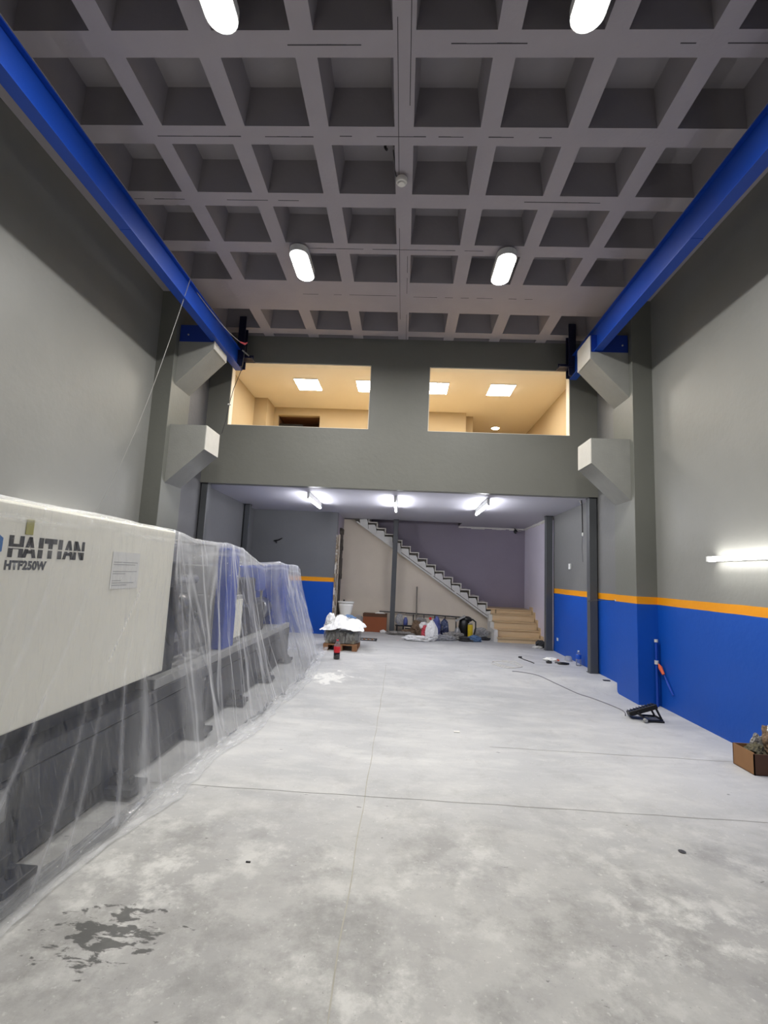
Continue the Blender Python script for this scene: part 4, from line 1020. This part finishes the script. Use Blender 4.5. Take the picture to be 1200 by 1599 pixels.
def film_heap(nm, poly, m_, lab, cat, seed, grp=None, zb=0, n=26, ext=(.4, .4), c=(0, 0), h=.2, floor=0):
    bm = B(); gg = []
    for i in range(n+1):
        rr = []
        for j in range(n+1):
            u = i/n*2-1; v = j/n*2-1; rad = math.hypot(u, v)
            x = c[0]+u*ext[0]*(1+.15*mn.noise(Vector((u*2, v*2, seed)))); y = c[1]+v*ext[1]*(1+.15*mn.noise(Vector((u*2, v*2, seed+5))))
            z = zb+h*max(0, 1-rad**2*.8)*(.75+.5*mn.noise(Vector((u*1.5, v*1.5, seed))))+.16*h*abs(mn.noise(Vector((u*4, v*4, seed+2))))+.016*mn.noise(Vector((u*11, v*11, seed)))
            z = max(floor, z); rr.append(bm.verts.new((x, y, z)))
        gg.append(rr)
    for i in range(n):
        for j in range(n): bm.faces.new((gg[i][j], gg[i+1][j], gg[i+1][j+1], gg[i][j+1]))
    return tag(link_mesh(nm, bm, m_), lab, cat, grp)
film_heap('white_film', None, 'bagwhite', 'heap of crumpled white plastic lying over the goods on the pallet', 'plastic film', 2, c=(-1.08, 9.55), ext=(.40, .42), zb=gz+.25, h=.27, floor=gz+.20)
film_heap('blue_cloth', None, 'clothblue', 'blue grey cloth on top of the white film heap on the pallet', 'cloth', 6, c=(-1.02, 9.72), ext=(.14, .14), zb=gz+.44, h=.07, floor=gz+.43, n=14)
bm = B(); blob(bm, (-1.33, 9.42, gz+.36), .10, .12, .18, 15, .2, 4, 3, .09); tag(link_mesh('white_bag', bm, 'bagwhite'), 'upright white bag at the left corner of the pallet heap', 'bag')

# ------------------------------------------------------------------ toilet by the broken jamb
tx, ty = -1.36, 11.95
t = thing('toilet', 'white ceramic toilet standing beside the broken door jamb', 'toilet', (tx, ty, FZ))
bm = B()
lathe(bm, [(.09, 0), (.12, .02), (.10, .06), (.085, .14), (.10, .22), (.16, .30), (.19, .36), (.19, .39)], (tx, ty-.1, FZ), 28, 1, 1.15); link_mesh('bowl', bm, 'whitegloss', t, smooth=True)
bm = B(); lathe(bm, [(.10, .32), (.115, .37), (.155, .48), (.182, .62), (.188, .70)], (tx, ty+.12, FZ), 28, 1, .55); link_mesh('cistern', bm, 'whitegloss', t, smooth=True)
bm = B(); lathe(bm, [(.20, .70), (.205, .71), (.205, .735), (.19, .745)], (tx, ty+.12, FZ), 28, 1, .6); link_mesh('cistern_lid', bm, 'whitegloss', t)
bm = B(); lathe(bm, [(.022, .745), (.022, .775), (.015, .78)], (tx-.05, ty+.12, FZ), 14); link_mesh('flush_button', bm, 'black', t)
bm = B(); lathe(bm, [(.17, .39), (.195, .395), (.195, .41), (.17, .42)], (tx, ty-.1, FZ), 28, 1, 1.1); link_mesh('seat_lid', bm, 'whiteplastic', t)
# ------------------------------------------------------------------ stuff below the flight
rag('clear_debris_bag', (-1.07, 12.45, FZ+.17), (.16, .14, .19), 'film_bag', 'clear plastic bag of debris between the toilet and the brown carton', 'bag', 21, .25, .1, FZ+.002)
rag('bagged_debris', (-1.07, 12.45, FZ+.12), (.11, .1, .12), 'raggrey', 'grey debris inside the clear bag beside the brown carton', 'debris', 22, .25, .1, FZ+.002)
t = thing('brown_carton', 'large brown cardboard box below the stair flight left of the middle post', 'box', (-.645, 12.5, FZ))
bm = B(); box(bm, -.94, -.345, 12.36, 12.62, FZ, FZ+.37, bev=.004); link_mesh('carton', bm, 'carton2', t)
bm = B(); prism(bm, [(12.36, FZ+.37), (12.365, FZ+.37), (12.345, FZ+.46), (12.34, FZ+.455)], 'x', -.945, -.34); box(bm, -.94, -.345, 12.61, 12.62, FZ+.37, FZ+.45); link_mesh('flap', bm, 'carton_dark', t)
rag('paper_on_carton', (-.52, 12.47, FZ+.45), (.12, .08, .03), 'paper', 'white crumpled paper on top of the large brown box', 'paper', 23)
rag('white_rag', (-.42, 12.28, FZ+.03), (.07, .05, .04), 'bagwhite', 'small white rag at the foot of the large brown box', 'rag', 24, floor=FZ+.001)
t = thing('floor_grate', 'flat dark metal drain frame on the floor before the brown box', 'grate', (-.70, 10.9, FZ))
bm = B()
for a in ((-.90, -.50, 10.72, 10.77), (-.88, -.50, 11.02, 11.06), (-.90, -.85, 10.75, 11.04), (-.55, -.50, 10.75, 11.04)): box(bm, a[0], a[1], a[2], a[3], FZ+.001, FZ+.018)
link_mesh('frame', bm, 'ragdark', t)
for k in range(3):
    bm = B(); box(bm, -.80+.09*k, -.76+.09*k, 10.75, 11.03, FZ+.001, FZ+.012); link_mesh('slat', bm, 'wood', t)
t = thing('black_railing', 'black iron railing section leaning on the tan wall under the stairs', 'railing', (.55, 12.68, FZ))
bm = B(); tube(bm, [(-.55, 12.68, FZ+.49), (.12, 12.68, FZ+.485)], .013, 8); tube(bm, [(.12, 12.67, FZ+.48), (1.62, 12.67, FZ+.44)], .016, 8); link_mesh('top_rail', bm, 'blacksteel', t)
bm = B(); tube(bm, [(.12, 12.62, FZ+.10), (1.65, 12.62, FZ+.06)], .013, 8); link_mesh('bottom_rail', bm, 'blacksteel', t)
for xx in (.33, .60, .88, 1.14, 1.42):
    bm = B(); tube(bm, [(xx, 12.62, FZ+.08), (xx, 12.67, FZ+.45)], .014 if xx != .6 else .01, 6); link_mesh('baluster', bm, 'blacksteel', t)
bm = B(); tube(bm, [(.40, 12.45, FZ+.01), (.395, 12.68, FZ+1.16)], .017, 8); tag(link_mesh('leaning_pole', bm, 'woodgrey'), 'thin brown pole leaning upright against the tan wall', 'pole')
t = thing('low_bench', 'low dark trestle with items right of the middle post', 'trestle', (.06, 12.4, FZ))
bm = B(); box(bm, -.12, .30, 12.36, 12.50, FZ+.17, FZ+.20); link_mesh('board', bm, 'blacksteel', t)
for xx in (-.10, .06, .26):
    bm = B(); box(bm, xx, xx+.035, 12.37, 12.48, FZ, FZ+.17); link_mesh('leg', bm, 'blacksteel', t)
rag('grey_clear_bag', (-.03, 12.43, FZ+.33), (.09, .08, .14), 'film_bag', 'clear bag standing on the low trestle next to the post', 'bag', 31, .2, .1)
rag('brown_debris', (.20, 12.25, FZ+.05), (.17, .08, .06), 'ragbrown', 'brown rubble in front of the low trestle', 'rubble', 32, .5, .2, FZ+.001)
bottle('blue_jug', 'blue and white plastic jug standing on the low trestle', .13, 12.43, .24, .055, [('jug_body', 'bagblue', [(.9, .83), (1, .86), (1, 1.35), (.6, 1.6), (.3, 1.65)]), ('cap', 'whiteplastic', [(.32, 1.65), (.32, 1.75), (.25, 1.76)])], 'jug')
rag('brown_sack', (.42, 12.2, FZ+.16), (.15, .12, .17), 'ragbrown', 'crumpled brown sack below the leaning pole', 'sack', 33, .4, .15, FZ+.001)
rag('pale_cloth', (.50, 12.3, FZ+.28), (.14, .08, .12), 'raggrey', 'pale grey cloth heaped on the brown sack', 'cloth', 34, .4, .15)
rag('grey_rubble', (.02, 12.0, FZ+.03), (.26, .10, .05), 'raggrey', 'grey rubble strewn on the floor right of the middle post', 'rubble', 35, .5, .3, FZ+.001)
rag('flat_white_sack', (.40, 11.2, FZ+.04), (.30, .16, .07), 'bagwhite', 'flat white sack lying left of the standing white bag', 'sack', 36, .35, .12, FZ+.001)
bm = B()   # standing bag: tapered
vs = blob(bm, (.72, 11.28, FZ+.20), .155, .12, .24, 37, .12, 4, 3, .06, FZ+.001)
for v in bm.verts:
    k = (v.co.z-FZ)/.44; v.co.x = .72+(v.co.x-.72)*(1.12-.45*k); v.co.y = 11.28+(v.co.y-11.28)*(1.1-.4*k)
bagw = tag(link_mesh('standing_white_bag', bm, 'bagwhite'), 'tall white printed bag standing under the stairs, in front of the blue one', 'bag')
rag('red_bag', (.58, 11.42, FZ+.17), (.09, .10, .15), 'bagred', 'red and white bag pressed against the left of the tall white bag', 'bag', 38, .3, .1, FZ+.001)
rag('loop_bag', (.56, 11.5, FZ+.30), (.11, .08, .08), 'bagwhite', 'white bag top folded over the red bag', 'bag', 39, .3, .12)
rag('blue_bag', (.85, 11.75, FZ+.24), (.10, .10, .24), 'bagblue', 'purple blue bag standing behind the tall white bag', 'bag', 40, .2, .08, FZ+.001)
rag('plaid_bag', (1.06, 11.95, FZ+.21), (.10, .09, .23), 'clothplaid', 'dark blue patterned bag right of the purple blue bag', 'bag', 41, .2, .08, FZ+.001)
rag('red_bit', (.70, 11.62, FZ+.46), (.03, .03, .03), 'red', 'small red scrap on top of the purple blue bag', 'scrap', 42)
rag('rubble_heap', (1.24, 11.68, FZ+.06), (.22, .10, .09), 'raggrey', 'heap of grey rubble and film right of the white bag', 'rubble', 43, .5, .25, FZ+.001)
rag('clear_film_heap', (1.02, 11.45, FZ+.05), (.22, .12, .07), 'film_bag', 'low clear film heap beside the tall white bag', 'plastic film', 44, .4, .2, FZ+.001)
t = thing('hose_coil', 'black coil of hose on the floor in front of the yellow canister', 'hose', (1.50, 11.5, FZ))
bm = B()
for q, (rr, zz) in enumerate(((.13, .02), (.11, .05), (.12, .08))):
    tube(bm, [(1.50+rr*math.cos(a*.3), 11.5+rr*.8*math.sin(a*.3), FZ+zz) for a in range(22)], .018, 8)
link_mesh('coil', bm, 'rubber', t)
bm = B(); tube(bm, [(1.60, 11.45, FZ+.05), (1.68, 11.4, FZ+.02)], .022, 8); link_mesh('nozzle', bm, 'blacksteel', t)
rag('blue_film_bag', (1.72, 11.5, FZ+.06), (.15, .10, .08), 'clothblue', 'pale blue plastic bag on the floor beneath the yellow canister', 'bag', 45, .3, .12, FZ+.001)
bottle('yellow_canister', 'yellow canister on the black machine under the stair end', 1.68, 11.92, .31, .062, [('canister_body', 'yellow', [(.9, .15), (1, .2), (1, 1.05), (.9, 1.1)]), ('lid', 'raggrey', [(.9, 1.1), (.85, 1.18), (.5, 1.2)])], 'canister')
t = thing('vacuum_machine', 'black workshop vacuum standing behind the yellow canister', 'vacuum cleaner', (1.58, 12.1, FZ))
bm = B(); lathe(bm, [(.10, 0), (.13, .03), (.14, .25), (.12, .40), (.10, .42)], (1.56, 12.12, FZ+.02), 20); link_mesh('drum', bm, 'black', t, smooth=True)
bm = B(); blob(bm, (1.62, 12.1, FZ+.45), .13, .10, .07, 50, .15, 3, 3, .05); link_mesh('motor_head', bm, 'black', t)
bm = B(); tube(bm, [(1.74, 12.05, FZ+.46), (1.82, 12.02, FZ+.40), (1.82, 12.0, FZ+.25), (1.78, 11.98, FZ+.10)], .02, 8); link_mesh('hose', bm, 'rubber', t)
bm = B(); lathe(bm, [(.03, 0), (.03, .03)], (1.50, 12.02, FZ+.0), 10); lathe(bm, [(.03, 0), (.03, .03)], (1.66, 12.02, FZ+.0), 10); link_mesh('castor', bm, 'black', t)
bm = B(); box(bm, -.13, .13, -.06, .06, -.02, .02, bev=.006); bm.transform(Matrix.Translation((1.45, 12.05, FZ+.46)) @ Matrix.Rotation(math.radians(-30), 4, 'Y')); tag(link_mesh('pale_board', bm, 'mlight'), 'pale grey slanted board leaning on the black vacuum', 'board')
bottle('clear_jug', 'clear water jug left of the black vacuum', 1.38, 11.95, .26, .08, [('jug_body', 'film_bag', [(.9, 0), (1, .05), (1, .6), (.5, .9), (.3, .95)]), ('handle', 'cable_white', [(.3, .95), (.3, 1.0), (.2, 1.0)])], 'jug')
rag('clear_stair_bag', (1.98, 12.15, FZ+.12), (.17, .12, .14), 'film_bag', 'clear crumpled bag below the end of the stair flight', 'bag', 46, .3, .12, FZ+.001)
rag('grey_stair_rag', (2.02, 12.2, FZ+.08), (.12, .08, .09), 'raggrey', 'grey rag inside the clear bag below the stair end', 'rag', 47, .3, .12, FZ+.001)
rag('dark_stair_rag', (2.02, 11.85, FZ+.03), (.12, .07, .04), 'ragdark', 'flat dark rag on the floor beside the lowest beige step', 'rag', 48, .4, .2, FZ+.001)
